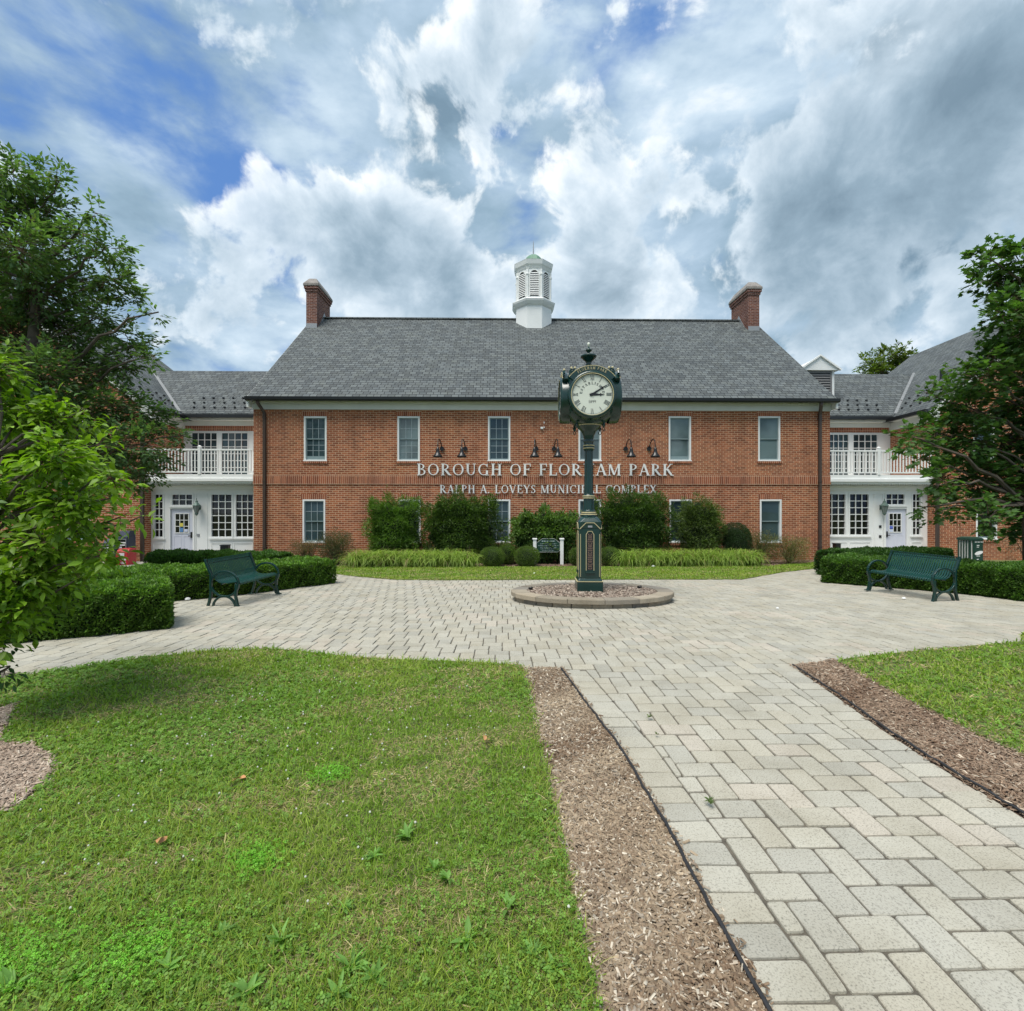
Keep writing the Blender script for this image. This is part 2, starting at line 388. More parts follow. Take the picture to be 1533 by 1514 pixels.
def glyph_polys(ch, seg=10):
    out = []
    for s in GL[ch][1]:
        if s[0] == 'l':
            _, x0, y0, x1, y1, w = s; dx, dy = x1-x0, y1-y0; L = math.hypot(dx, dy)
            if dx and dy: ox, oy = w/2*abs(L/dy) if abs(dy) > .2 else 0, 0 if abs(dy) > .2 else w/2
            elif dx == 0: ox, oy = w/2, 0
            else: ox, oy = 0, w/2
            out.append([(x0-ox, y0-oy), (x0+ox, y0+oy), (x1+ox, y1+oy), (x1-ox, y1-oy)] if ox else [(x0, y0-oy), (x1, y1-oy), (x1, y1+oy), (x0, y0+oy)])
        elif s[0] == 's':
            _, x, y, w = s; h = .05; y0 = 0 if y < .5 else y-h
            out.append([(x-w/2, y0), (x+w/2, y0), (x+w/2, y0+h), (x-w/2, y0+h)])
        else:
            _, cx, cy, rx, ry, a0, a1 = s; n = max(4, int(abs(a1-a0)/360*seg*2))
            for k in range(n):
                q = []
                for a in (a0+(a1-a0)*k/n, a0+(a1-a0)*(k+1)/n):
                    a = R(a); h = t_/2 + (T_-t_)/2*abs(math.cos(a))**1.3
                    q.append(((cx+(rx-h*.3+h*.7)*math.cos(a), cy+(ry)*math.sin(a)), (cx+(rx-1.3*h)*math.cos(a), cy+(ry-t_)*math.sin(a))))
                out.append([q[0][1], q[0][0], q[1][0], q[1][1]])
    return out
def text_mesh(mb, text, width, height, warp, depth, gap=.06):
    adv = [GL[c][0] + gap for c in text]; tot = sum(adv) - gap; sx = width/tot; x = 0; k = 0
    for c, a in zip(text, adv):
        for poly in glyph_polys(c):
            k += 1; d = depth + .0004*(k % 5)
            f = [warp((x+p[0])*sx, p[1]*height, d) for p in poly]; b = [warp((x+p[0])*sx, p[1]*height, 0) for p in poly]
            mb.add(f+b, [(0,1,2,3),(0,4,5,1),(1,5,6,2),(2,6,7,3),(3,7,4,0)])
        x += a

# ================================================================== walls with openings
def wall_front(mb, y, x0, x1, z0, z1, holes, depth, tops=None):
    """facade at plane y facing -y; holes (xa,xb,za,zb)"""
    xs = sorted({x0, x1} | {h[0] for h in holes} | {h[1] for h in holes}); zs = sorted({z0, z1} | {h[2] for h in holes} | {h[3] for h in holes})
    for i in range(len(xs)-1):
        for j in range(len(zs)-1):
            cx, cz = (xs[i]+xs[i+1])/2, (zs[j]+zs[j+1])/2
            if any(h[0] < cx < h[1] and h[2] < cz < h[3] for h in holes): continue
            mb.quad((xs[i],y,zs[j]),(xs[i+1],y,zs[j]),(xs[i+1],y,zs[j+1]),(xs[i],y,zs[j+1]))
    for a, b, c, d in holes:
        Y = y+depth
        mb.quad((a,y,c),(a,Y,c),(a,Y,d),(a,y,d)); mb.quad((b,y,c),(b,y,d),(b,Y,d),(b,Y,c))
        mb.quad((a,y,d),(a,Y,d),(b,Y,d),(b,y,d)); mb.quad((a,y,c),(b,y,c),(b,Y,c),(a,Y,c))

def lattice(mb, x0, x1, z0, z1, nx, nz, y, w=.018, d=.014):
    """muntins: nx columns, nz rows of panes"""
    for i in range(1, nx):
        x = x0+(x1-x0)*i/nx; mb.box(x-w/2, x+w/2, y, y+d, z0, z1)
    for j in range(1, nz):
        z = z0+(z1-z0)*j/nz; mb.box(x0, x1, y+.003, y+d-.003, z-w/2, z+w/2)
def frame_rect(mb, x0, x1, z0, z1, w, y0, y1, wb=None):
    wb = w if wb is None else wb
    mb.box(x0, x0+w, y0, y1, z0+wb, z1-w); mb.box(x1-w, x1, y0, y1, z0+wb, z1-w)
    mb.box(x0, x1, y0, y1, z1-w, z1); mb.box(x0, x1, y0, y1, z0, z0+wb)

def sash_window(parent, y, x0, x1, z0, z1, muntins, glass, lab=None, raised=0, lintel=True):
    """double-hung window set into wall plane y"""
    f = MB(); frame_rect(f, x0, x1, z0, z1, .06, y-.012, y+.09, .05)
    f.box(x0-.02, x1+.02, y-.03, y-.013, z0-.005, z0+.035)
    win = f.build('window', M['white'], parent, bevel=.004)
    if lab: win['label'] = lab
    a, b, c, d = x0+.06, x1-.06, z0+.05, z1-.06; m = c+(d-c)*.5
    s = MB(); frame_rect(s, a, b, m-.015, d, .035, y+.035, y+.065); s.build('upper_sash', M['sash'], win)
    s = MB(); frame_rect(s, a, b, c+raised, m+.015+raised*.0, .035, y+.0665, y+.0885, .05)
    if raised: s.box(a, b, y+.0665, y+.0885, c, c+raised)
    s.build('lower_sash', M['sash'], win)
    g = MB(); g.box(a+.03, b-.03, y+.048, y+.052, m, d-.03); g.box(a+.03, b-.03, y+.0765, y+.08, c+.04+raised, m-.016); g.build('pane', M[glass], win)
    if muntins:
        q = MB(); lattice(q, a+.035, b-.035, m+.02, d-.035, 3, 2, y+.033, .014, .013); lattice(q, a+.035, b-.035, c+.05+raised, m-.02, 3, 3 if z1 > 3 else 2, y+.0625, .014, .013); q.build('muntin_grille', M['muntin'], win)
    q = MB(); q.box(x0-.04, x1+.04, y-.035, y-.003, z0-.085, z0-.006); q.build('sill', M['soldier'], win)
    if lintel:
        q = MB(); q.box(x0-.06, x1+.06, y-.006, y+.004, z1+.006, z1+.2); q.build('lintel', M['soldier'], win)
    return win

def downspout(parent, x, y, ztop, zbot, out=.3, mat='brown'):
    d = MB(); w = .055
    d.bar([(x-.12, y-out, ztop), (x-.12, y-out, ztop-.1), (x, y-.06, ztop-.42), (x, y-.06, zbot)], .1, .08, (1, 0, 0)) if out > .1 else d.bar([(x, y-.06, ztop), (x, y-.06, zbot)], .1, .08, (1,0,0))
    for z in (zbot+.5, (ztop+zbot)/2, ztop-.6): d.box(x-.065, x+.065, y-.11, y-.002, z, z+.03)
    return d.build('downspout', M[mat], parent)

ZG = -0.475
YM = 18.4
XL, XR = W(379.5, 700, YM).x, W(1242.5, 700, YM).x
ZT = W(800, 614.5, YM).z          # top of brick
YR = 24.3; ZR = 10.78
# ------------------------------------------------------------------ main building
hall = empty('town_hall', ((XL+XR)/2, YM, ZG), 0, 'long two-storey red brick hall with slate gable roof, two chimneys and white cupola', 'building')
def hb(mb, name, mat, parent=None, **k):
    """build in world coords, parent keeps the world place"""
    return mb.build(name, mat, parent, **k)
class Shift:   # let children be authored in world coordinates under an offset empty
    pass
hall.location = (0, 0, 0)
ups = [(455,489),(595,628.5),(730.5,764),(866,900),(1001,1034.5),(1135,1168)]
los = [(453,487),(597,630),(730.5,764),(866,900),(1002,1035.5),(1137.5,1170)]
wins = []
for i, (a, b) in enumerate(ups): wins.append((W(a,650,YM).x, W(b,650,YM).x, W(a,690.5,YM).z, W(a,623.5,YM).z, 1, i))
for i, (a, b) in enumerate(los): wins.append((W(a,650,YM).x, W(b,650,YM).x, W(a,813,YM).z, W(a,748,YM).z, 0, i))
w = MB()
wall_front(w, YM, XL, XR, ZG-.1, ZT, [h[:4] for h in wins], .1)
YB = 2*YR - YM
for x in (XL, XR):
    w.add([(x,YM,ZG-.1),(x,YB,ZG-.1),(x,YB,ZT),(x,YR,ZR-.25),(x,YM,ZT)], [(0,1,2,3,4)])
w.quad((XL,YB,ZG-.1),(XR,YB,ZG-.1),(XR,YB,ZT),(XL,YB,ZT))
hb(w, 'wall', M['brick'], hall)
# band course
zb0, zb1, zb2 = W(800,725.5,YM).z, W(800,716.5,YM).z, W(800,711.5,YM).z
q = MB(); q.box(XL-.012, XR+.012, YM-.028, YM-.001, zb0, zb1); q.box(XL-.008, XR+.008, YM-.018, YM-.001, zb1+.004, zb2); hb(q, 'band_course', M['soldier'], hall)
# roof slabs
pitch = (ZR-5.52)/(YR-(YM-.3))
def slab(mb, x0, x1, ya, za, yb, zb, th=.09):
    mb.add([(x0,ya,za),(x1,ya,za),(x1,yb,zb),(x0,yb,zb),(x0,ya,za-th),(x1,ya,za-th),(x1,yb,zb-th),(x0,yb,zb-th)],
           [(0,1,2,3),(7,6,5,4),(0,4,5,1),(1,5,6,2),(2,6,7,3),(3,7,4,0)])
q = MB(); slab(q, XL-.1, XR+.1, YM-.3, 5.55, YR, ZR); slab(q, XL-.1, XR+.1, YB+.3, 5.55, YR, ZR-.001)
q.box(XL-.1, XR+.1, YR-.12, YR+.12, ZR-.03, ZR+.03)
hb(q, 'roof', M['roof'], hall)
for s in (-1, 1):
    q = MB()
    X = XL-.1-.02 if s < 0 else XR+.1
    q.add([(X,YM-.3,5.53),(X+.02,YM-.3,5.53),(X+.02,YR,ZR-.02),(X,YR,ZR-.02),(X,YM-.3,5.35),(X+.02,YM-.3,5.35),(X+.02,YR,ZR-.2),(X,YR,ZR-.2)], [(0,1,2,3),(7,6,5,4),(0,4,5,1),(3,2,6,7),(0,3,7,4),(1,5,6,2)])
    X2 = XL-.1 if s < 0 else XR+.02
    q.box(X2, X2+.08, YM-.32, YM-.02, 5.2, 5.44)
    hb(q, 'rake_board', M['white'], hall)
q = MB(); q.box(XL, XR, YM-.05, YM-.001, ZT, ZT+.2); q.box(XL-.01, XR+.01, YM-.09, YM-.001, ZT+.203, ZT+.3); q.box(XL-.02, XR+.02, YM-.26, YM-.001, ZT+.303, ZT+.34)
n_d = 150
for i in range(n_d):
    x = XL+(XR-XL)*(i+.5)/n_d; q.box(x-.04, x+.04, YM-.115, YM-.091, ZT+.225, ZT+.285)
hb(q, 'cornice', M['trim'], hall)
q = MB(); q.add([(x, y, z) for x in (XL-.12, XR+.12) for y, z in ((YM-.30,5.42),(YM-.3,5.56),(YM-.43,5.56),(YM-.42,5.46),(YM-.39,5.42))], [(0,1,6,5),(1,2,7,6),(2,3,8,7),(3,4,9,8),(4,0,5,9),(0,4,3,2,1),(5,6,7,8,9)])
hb(q, 'gutter', M['dark'], hall)
downspout(hall, W(397,700,YM).x, YM, 5.44, ZG, .32); downspout(hall, W(1226,700,YM).x+.0, YM, 5.44, ZG, .32)
labs = {(1,0): 'upper window with grille and a raised lower sash', (1,4): 'upper window with blind and raised sash', (1,5): 'upper window with closed blind'}
for x0, x1, z0, z1, up, i in wins:
    sash_window(hall, YM, x0, x1, z0, z1, i in (0,1,2), 'glassblind' if (up and i in (1,3,4,5)) else 'glass', labs.get((up, i)), .09 if (up, i) in ((1,0),(1,4)) else 0)
# chimneys
def chimney(xo, xi):
    y0, y1 = 23.35, 25.1; zc = 12.0
    b = MB(); x0, x1 = min(xo, xi), max(xo, xi)
    b.box(x0, x1, y0, y1, 7.5, zc-.32); b.box(x0-.04, x1+.04, y0-.04, y1+.04, zc-.319, zc-.2); b.box(x0-.08, x1+.08, y0-.08, y1+.08, zc-.199, zc-.08)
    c = hb(b, 'chimney', M['oldbrick'], hall)
    k = MB(); k.box(x0-.11, x1+.11, y0-.11, y1+.11, zc-.079, zc+.03); k.frustum((x0-.11,x1+.11,y0-.11,y1+.11),(x0+.08,x1-.08,y0+.15,y1-.15), zc+.031, zc+.36)
    hb(k, 'chimney_cap', M['stonecap'], c, bevel=.02)
    s = 1 if xi > xo else -1
    k = MB(); k.box(x0-.005, x1+.005, y0-.01, y0-.001, 9.6, 10.18)
    X = xi+.012*s
    k.add([(xi+.002*s, y0, 9.8), (xi+.002*s, y1, 10.4), (xi+.002*s, YR, ZR+.25), (X, y0, 9.8), (X, y1, 10.4), (X, YR, ZR+.25)], [(0,1,2),(5,4,3),(0,3,4,1),(1,4,5,2),(2,5,3,0)])
    hb(k, 'flashing', M['grey'], c)
chimney(W(459,480,23.4).x, W(475,480,23.4).x); chimney(W(1136,480,23.4).x, W(1119.5,480,23.4).x)
# cupola
cx, cyy = W(798.5, 470, YR).x, YR
r8 = math.pi/8
q = MB(); zc0 = W(798, 488, YR-.8).z-.3
q.lathe([(.93, ZR-1.3), (.93, 11.15)], cx, cyy, 8, r8); 
q.lathe([(.95, 11.151), (1.0, 11.2), (1.09, 11.33), (1.12, 11.42), (1.0, 11.5)], cx, cyy, 8, r8)
q.lathe([(.86, 11.501), (.86, 13.0)], cx, cyy, 8, r8)
q.lathe([(.88, 12.95), (.92, 13.05), (.97, 13.12), (1.01, 13.3), (1.02, 13.33), (.7, 13.42), (.44, 13.56)], cx, cyy, 8, r8)
cup = hb(q, 'cupola', M['white'], hall)
lv, tr = MB(), MB(); ap = .86*math.cos(r8)
for k in range(8):
    a = k*math.pi/4 - math.pi/2; n = Vector((math.cos(a), math.sin(a), 0)); h = Vector((-n.y, n.x, 0)); c0 = Vector((cx, cyy, 0))+n*ap
    hw, zb, zs = .225, 11.62, 12.6
    prof = [(-hw, zb), (hw, zb)] + [(hw*math.cos(t), zs+hw*math.sin(t)*1.15) for t in [math.pi*i/8 for i in range(9)]]
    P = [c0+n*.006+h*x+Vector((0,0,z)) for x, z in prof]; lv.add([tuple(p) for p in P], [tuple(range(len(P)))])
    pr = [(hw*s_, zb) for s_ in (1,)] + [(hw*math.cos(t), zs+hw*math.sin(t)*1.15) for t in [math.pi*i/8 for i in range(9)]] + [(-hw, zb)]
    tr.bar([c0+n*.02+h*x+Vector((0,0,z)) for x, z in pr], .04, .035, n)
    z = zb+.06
    while z < zs+.18:
        hh = hw if z < zs else hw*math.sqrt(max(0, 1-((z-zs)/(hw*1.15))**2))
        if hh > .04: tr.rings([[tuple(c0+n*dn+h*x+Vector((0,0,z+dz))) for dn, dz in ((.01,.035),(.035,-.01),(.04,0.0),(.016,.045))] for x in (-hh+.01, hh-.01)])
        z += .085
    for s_ in (-1, 1): tr.box(0,0,0,0,0,0)
    v0 = Vector((cx, cyy, 0)) + Vector((math.cos(a+r8), math.sin(a+r8), 0))*.865
    tr.lathe([(.06, 11.52), (.06, 12.6), (.085, 12.63), (.085, 12.7), (.06, 12.73), (.06, 12.9)], v0.x, v0.y, 6)
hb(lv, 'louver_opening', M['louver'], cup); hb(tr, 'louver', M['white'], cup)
q = MB(); q.lathe([(.47, 13.54), (.45, 13.62), (.39, 13.76), (.28, 13.88), (.14, 13.95), (.05, 13.98)], cx, cyy, 8, r8); hb(q, 'cupola_dome', M['copper'], cup)
q = MB(); q.lathe([(.05, 13.97), (.03, 14.02), (.014, 14.6), (.004, 14.68)], cx, cyy, 6); hb(q, 'spire', M['grey'], cup)
# lettering
def flatwarp(x0, z0, y): return lambda u, v, d: (x0+u, y-d, z0+v)
for text, pa, pb, pt, pbm in (('BOROUGH OF FLORHAM PARK', 623.5, 1008, 694.5, 712), ('RALPH A. LOVEYS MUNICIPAL COMPLEX', 658, 983, 726.3, 738.6)):
    a, b = W(pa, pbm, YM-.05), W(pb, pbm, YM-.05); zt = W((pa+pb)/2, pt, YM-.05).z; z0 = W((pa+pb)/2, pbm, YM-.05).z
    adv = lambda s: sum(GL[c][0]+.07 for c in s)
    k = (b.x-a.x)/(adv(text)-.07); x = a.x
    for wd in text.split(' '):
        q = MB(); text_mesh(q, wd, (adv(wd)-.07)*k, zt-z0, flatwarp(x, z0, YM-.031), .035, .07)
        o = hb(q, 'lettering', M['letter'], hall, uv=False, normals=False)
        o['label'] = ('larger' if pt < 700 else 'smaller')+' raised white capitals on the brick reading '+wd.strip('.').title()
        x += adv(wd+' ')*k

# ------------------------------------------------------------------ gooseneck wall lamps
LG = 'black gooseneck lamps above the wall lettering'
def gooseneck(px, side, first=None):
    p = W(px, 680, YM)
    t = empty('wall_lamp', (p.x, YM, W(px, 672, YM).z), 0, None, 'wall lamp', LG)
    ox = .07*side
    t.scale = (1.35, 1.2, 1.35)
    m = MB(); m.rings([[(ox+.06*math.cos(a), y, .0+.06*math.sin(a)) for a in [2*math.pi*i/12 for i in range(12)]] for y in (-.003, -.05)]); m.build('mount', M['black'], t)
    m = MB(); m.tube([(ox,-.03,0),(ox*.7,-.1,.16),(ox*.3,-.22,.24),(0,-.35,.2),(0,-.40,.08),(0,-.41,-.02)], .014, 6); m.build('arm', M['black'], t)
    m = MB(); m.lathe([(.03,.0),(.045,-.06),(.05,-.12),(.07,-.17),(.12,-.23),(.13,-.26),(.12,-.275)], 0, -.41, 16)
    o = m.build('lamp_shade', M['black'], t, smooth=True); o.rotation_euler = (0, 0, 0)
    return t
ordn = ['first', 'second', 'third', 'fourth', 'fifth', 'sixth']
wh = ['over the B of the larger lettering', 'above the second O of the first word', 'above the word OF', 'between the word OF and the clock post', 'above the last word, nearer the clock', 'above the K of the last word']
wh = ['black gooseneck lamp over the start of the first word of the lettering', 'black gooseneck lamp over the end of the first word of the lettering',
      'black gooseneck lamp over the word OF in the lettering', 'black gooseneck lamp over the space just after the word OF',
      'black gooseneck lamp between the clock post and the last word', 'black gooseneck lamp above the last word of the lettering']
for (px, sd), l in zip(((658,1),(693,1),(799,1),(833,-1),(940,-1),(975,-1)), wh):
    gooseneck(px, sd)['label'] = l
# camera on wall
p = W(811, 641, YM)
t = empty('security_camera', (p.x, YM, p.z), 0, 'small white camera on the brick above the gooseneck lamps', 'camera')
m = MB(); m.box(-.05,.05,-.09,-.002,-.05,.03); m.build('housing', M['white'], t, bevel=.01)
m = MB(); m.box(.07,.11,-.03,-.002,0,.05); m.box(.07,.11,-.03,-.002,.17,.23); m.build('bracket', M['white'], t)

# ================================================================== wings + entrance connectors
EZ = 5.42; SL = .8
def wing(corner, ang, side, name_label, depth=9.0, hw=5.55, windows=(), vent=False):
    """local frame: x to the outer side (side=+1 right), y away, corner at origin; ground at ZG"""
    t = empty('brick_wing', (corner.x, corner.y, 0), ang, name_label, 'building')
    s = side
    def X(v): return v*s
    w = MB(); holes = []
    for (a, b, c, d) in windows: holes.append((min(X(a), X(b)), max(X(a), X(b)), c, d))
    x0, x1 = min(0, X(2*hw)), max(0, X(2*hw))
    wall_front(w, 0, x0, x1, ZG-.3, EZ, holes, .1)
    zr = EZ+SL*(hw+.0)
    w.add([(0,0,EZ),(X(2*hw),0,EZ),(X(hw),0,zr)], [(0,1,2)])
    for xx in (0, X(2*hw)): w.quad((xx,0,ZG-.3),(xx,depth,ZG-.3),(xx,depth,EZ),(xx,0,EZ))
    w.add([(0,depth,ZG-.3),(X(2*hw),depth,ZG-.3),(X(2*hw),depth,EZ),(X(hw),depth,zr),(0,depth,EZ)], [(0,1,2,3,4)])
    w.build('wall', M['brick'], t)
    q = MB(); q.box(x0-.01, x1+.01, -.028, -.001, 2.39, 2.62); q.box(X(-.028)if s>0 else -.001+.002, X(-.001) if s>0 else .028, .001, 1.2, 2.39, 2.62) if False else None
    q.build('band_course', M['soldier'], t)
    q = MB()
    for sg in (0, 1):
        xa = -.3 if sg == 0 else 2*hw+.3; za = EZ+.05-SL*.3+.02
        v = [(X(xa),-.12,za),(X(xa),depth+.1,za),(X(hw),depth+.1,zr+.07),(X(hw),-.12,zr+.07)]
        v2 = [(a, b, c-.1) for a, b, c in v]
        q.add(v+v2, [(0,1,2,3),(7,6,5,4),(0,4,5,1),(1,5,6,2),(2,6,7,3),(3,7,4,0)])
    q.build('roof', M['roof'], t)
    q = MB()
    for sg in (0, 1):
        xa = -.3 if sg == 0 else 2*hw+.3; za = EZ+.05-SL*.3-.08
        v = [(X(xa),-.115,za),(X(hw),-.115,zr-.03),(X(hw),-.09,zr-.03),(X(xa),-.09,za)]; v2 = [(a, b, c-.2) for a, b, c in v]
        q.add(v+v2, [(0,1,2,3),(7,6,5,4),(0,4,5,1),(1,5,6,2),(2,6,7,3),(3,7,4,0)])
    a, b = sorted((X(-.3), X(.12))); q.box(a, b, -.1, .3, EZ-.62, EZ-.26)
    a, b = sorted((X(-.24), X(0.002))); q.box(a, b, .0, depth, EZ-.3, EZ-.22)
    a, b = sorted((X(-.06), X(-.001))); q.box(a, b, .01, depth, EZ-.62, EZ-.301)
    q.build('cornice', M['trim'], t)
    q = MB(); a, b = sorted((X(-.3), X(-.43))); q.box(a, b, -.12, 2.6, EZ-.3, EZ-.17); q.build('gutter', M['dark'], t)
    q = MB(); a, b = sorted((X(-.02), X(.1)))
    q.bar([(X(-.3), -.0, EZ-.3), (X(-.25), -.05, EZ-.5), (X(.06), -.06, EZ-.75), (X(.06), -.06, ZG-.02)], .1, .08, (1,0,0)); q.build('downspout', M['brown'], t)
    for (a, b, c, d) in windows: sash_window(t, 0, min(X(a),X(b)), max(X(a),X(b)), c, d, False, 'glassdark' if c < 1 else 'glass')
    for i in range(14):
        for j in range(3):
            yy = .5+i*.5+.25*(j % 2); u = .2+j*.32
            if yy > 4.6: continue
            g = MB(); g.box(-.035,.035,-.03,.03,0,.06); o = g.build('snow_guard', M['dark'], t); o.location = (X(u), yy, EZ+.05+SL*u+.03)
    g = MB(); g.lathe([(.05,0),(.05,.45)],0,0,8); g.lathe([(.14,.0),(.05,.06)],0,0,8); o = g.build('vent_pipe', M['dark'], t); o.location = (X(1.75), 2.0 if s > 0 else 1.6, EZ+SL*1.75-.02)
    if vent:
        g = MB(); frame_rect(g, X(hw)-.35, X(hw)+.35, 6.9, 7.9, .07, -.03, .0)
        for k in range(9): g.box(X(hw)-.28, X(hw)+.28, -.025, -.004, 6.99+k*.1, 7.04+k*.1)
        g.build('gable_vent', M['white'], t)
    return t
cL = W(217, 700, 18.4); cR = W(1399, 700, 18.4)
AL, AR = R(3), R(-5)
lw = wing(cL, AL, -1, 'brick gable wing behind the tall broad-leaved tree and newspaper boxes', windows=((1.9,2.8,.3,2.0),(2.0,2.9,3.2,4.7)))
def wl(px, ang, c):  # local x on the wing's front wall for a photo column
    d = ray(px, 757); n = (-math.sin(ang), math.cos(ang)); t = (c.x*n[0]+c.y*n[1])/(d[0]*n[0]+d[1]*n[1])
    return (t*d[0]-c.x)*math.cos(ang)+(t*d[1]-c.y)*math.sin(ang)
xa, xb = wl(1461, AR, cR), wl(1492.5, AR, cR)
rw = wing(cR, AR, 1, 'brick gable wing behind the dark maple and the black-panelled litter bin', windows=((xa,xb,.32,1.75),(xa-.1,xb-.1,3.3,4.8)), vent=True)

def connector(side, xin, corner, ang, px, lab):
    """white panelled entrance with balcony between hall and wing"""
    t = empty('entrance_block', (0, 0, 0), 0, lab, 'building')
    yw, yr, yu = 18.75, 18.45, 20.8
    xo = corner.x + side*(-.0)           # wing side wall
    def SX(y): return corner.x + (y-corner.y)*math.tan(-ang)    # wing inner wall x at depth y
    x0, x1 = sorted((xin, SX(yw)))
    xs = lambda a: W(a, 757, yw).x
    zs = lambda p: W(766, p, yw).z
    holes = [(xs(a), xs(b), zs(d), zs(c)) for a, b, c, d in px['glaz']]
    hz = []
    for h in holes: hz.append((max(h[0], x0+.02), min(h[1], x1-.02), h[2], h[3]))
    dx0, dx1, dz1 = xs(px['door'][0]), xs(px['door'][1]), zs(762)
    w = MB(); wall_front(w, yw, x0, x1, ZG-.05, 2.42, hz+[(dx0, dx1, ZG, dz1)], .08)
    w.build('panelled_wall', M['white'], t)
    for h, (nx, nz) in zip(hz, px['grid']):
        f = MB(); frame_rect(f, h[0]-.05, h[1]+.05, h[2]-.05, h[3]+.05, .05, yw-.025, yw-.001); f.box(h[0]-.09, h[1]+.09, yw-.06, yw-.001, h[2]-.1, h[2]-.052)
        win = f.build('window', M['white'], t)
        q = MB(); lattice(q, h[0], h[1], h[2], h[3], nx, nz, yw+.005, .028, .03); q.build('muntin_grille', M['white'], win)
        q = MB(); q.box(h[0], h[1], yw+.05, yw+.055, h[2], h[3]); q.build('pane', M['glassdark'], win)
    # raised panels
    q = MB()
    for a, b in px['panels']:
        a, b = xs(a), xs(b)
        a, b = max(a, x0+.03), min(b, x1-.03)
        frame_rect(q, a, b, ZG+.12, W(766, 812, yw).z, .03, yw-.018, yw-.001)
    a, b = px['tall']; frame_rect(q, xs(a), xs(b), ZG+.12, zs(739), .025, yw-.016, yw-.001)
    frame_rect(q, dx0-.07, dx1+.07, ZG, dz1+.07, .07, yw-.03, yw-.0015, .0)
    q.build('panel_moulding', M['white'], t)
    # door
    q = MB(); q.box(dx0+.01, dx1-.01, yw+.03, yw+.07, ZG+.01, dz1-.01)
    dr = q.build('door', simple('door_paint_%d' % side, (.6, .62, .7) , .5), t)
    wx0, wx1, wz0, wz1 = xs(px['dwin'][0]), xs(px['dwin'][1]), zs(797), zs(769.5)
    q = MB(); q.box(wx0, wx1, yw+.02, yw+.029, wz0, wz1); q.build('pane', M['glassdark'], dr)
    q = MB(); lattice(q, wx0, wx1, wz0, wz1, 3, 3, yw+.008, .022, .01); frame_rect(q, wx0-.03, wx1+.03, wz0-.03, wz1+.03, .03, yw+.008, yw+.028); q.build('muntin_grille', M['white'], dr)
    q = MB()
    m = (dx0+dx1)/2
    for a, b in ((dx0+.1, m-.04), (m+.04, dx1-.1)): frame_rect(q, a, b, ZG+.15, wz0-.12, .025, yw+.022, yw+.0295)
    q.build('door_panel', dr.data.materials[0], dr)
    hx = dx1-.07 if side < 0 else dx0+.07
    q = MB(); q.box(hx-.03, hx+.03, yw-.0, yw+.029, .38, .6); q.box(hx-.1 if side<0 else hx-.0, hx if side<0 else hx+.1, yw-.03, yw-.01, .44, .47); q.build('handle', M['black'], dr)
    for (a, b, c, d, mt) in px['stick']:
        q = MB(); q.box(xs(a), xs(b), yw+.002, yw+.0075, zs(d), zs(c)); q.build('notice', simple('notice_%d' % a, mt, .5), dr)
    # wall plates
    for a, b in px['plates']:
        q = MB(); q.box(xs(a)-.045, xs(a)+.045, yw-.02, yw-.001, zs(b)-.05, zs(b)+.05); q.build('intercom', M['grey'] if side < 0 else M['dark'], t)
    # entablature + deck
    q = MB(); xe0, xe1 = x0, x1
    q.box(xe0, xe1, yw-.06, yw-.0, 2.2, 2.3); q.box(xe0, xe1, yw-.1, yw, 2.3, 2.36)
    q.box(xe0, xe1, yr-.04, yu, 2.42, 2.5); q.box(xe0, xe1, yr-.09, yu, 2.5, 2.6); q.box(xe0, xe1, yr-.03, yu, 2.6, 2.76)
    nn = 44
    for i in range(nn):
        x = xe0+(xe1-xe0)*(i+.5)/nn; q.box(x-.022, x+.022, yr-.0, yr+.05, 2.37, 2.42)
    q.build('balcony_deck', M['white'], t)
    q = MB(); zr0, zr1 = 2.76, W(766, 673, yr).z
    q.box(xe0+.02, xe1-.02, yr-.03, yr+.03, zr1-.06, zr1); q.box(xe0+.02, xe1-.02, yr-.02, yr+.02, zr0+.06, zr0+.11)
    nb = int((xe1-xe0)/.118)
    for i in range(1, nb):
        x = xe0+(xe1-xe0)*i/nb; q.box(x-.019, x+.019, yr-.015, yr+.015, zr0+.11, zr1-.06)
    q.build('railing', M['white'], t)
    for a in px['posts']:
        x = W(a, 757, yr).x; q = MB(); q.box(x-.05, x+.05, yr-.05, yr+.05, 2.762, zr1+.08); q.frustum((x-.06,x+.06,yr-.06,yr+.06),(x-.01,x+.01,yr-.01,yr+.01), zr1+.081, zr1+.13); q.build('railing_post', M['white'], t)
    # upper wall
    ux0, ux1 = sorted((xin, SX(yu)))
    uh = [(W(a,757,yu).x, W(b,757,yu).x, 2.9, W(766,649.5,yu).z) for a, b in px['upper']]
    uh = [(max(a, ux0+.02), min(b, ux1-.02), c, d) for a, b, c, d in uh]
    w = MB(); wall_front(w, yu, ux0, ux1, 2.5, 4.72, uh, .07); w.build('upper_wall', M['white'], t)
    q = MB(); q.box(ux0, ux1, yu-.01, yu+.06, 4.72, 4.93); q.build('upper_band', M['soldier'], t)
    for h in uh:
        q = MB(); frame_rect(q, h[0]-.04, h[1]+.04, h[2]-.04, h[3]+.04, .05, yu-.02, yu-.001); win = q.build('balcony_door', M['white'], t)
        q = MB(); lattice(q, h[0], h[1], h[2], h[3], 4, 6, yu+.005, .025, .03); q.build('muntin_grille', M['white'], win)
        q = MB(); q.box(h[0], h[1], yu+.045, yu+.05, h[2], h[3]); q.build('pane', M['glass'], win)
    # roof
    yb = 23.6; zb = EZ+SL*(yb-20.4); X0, X1 = sorted((xin, SX(yb)+side*3.3))
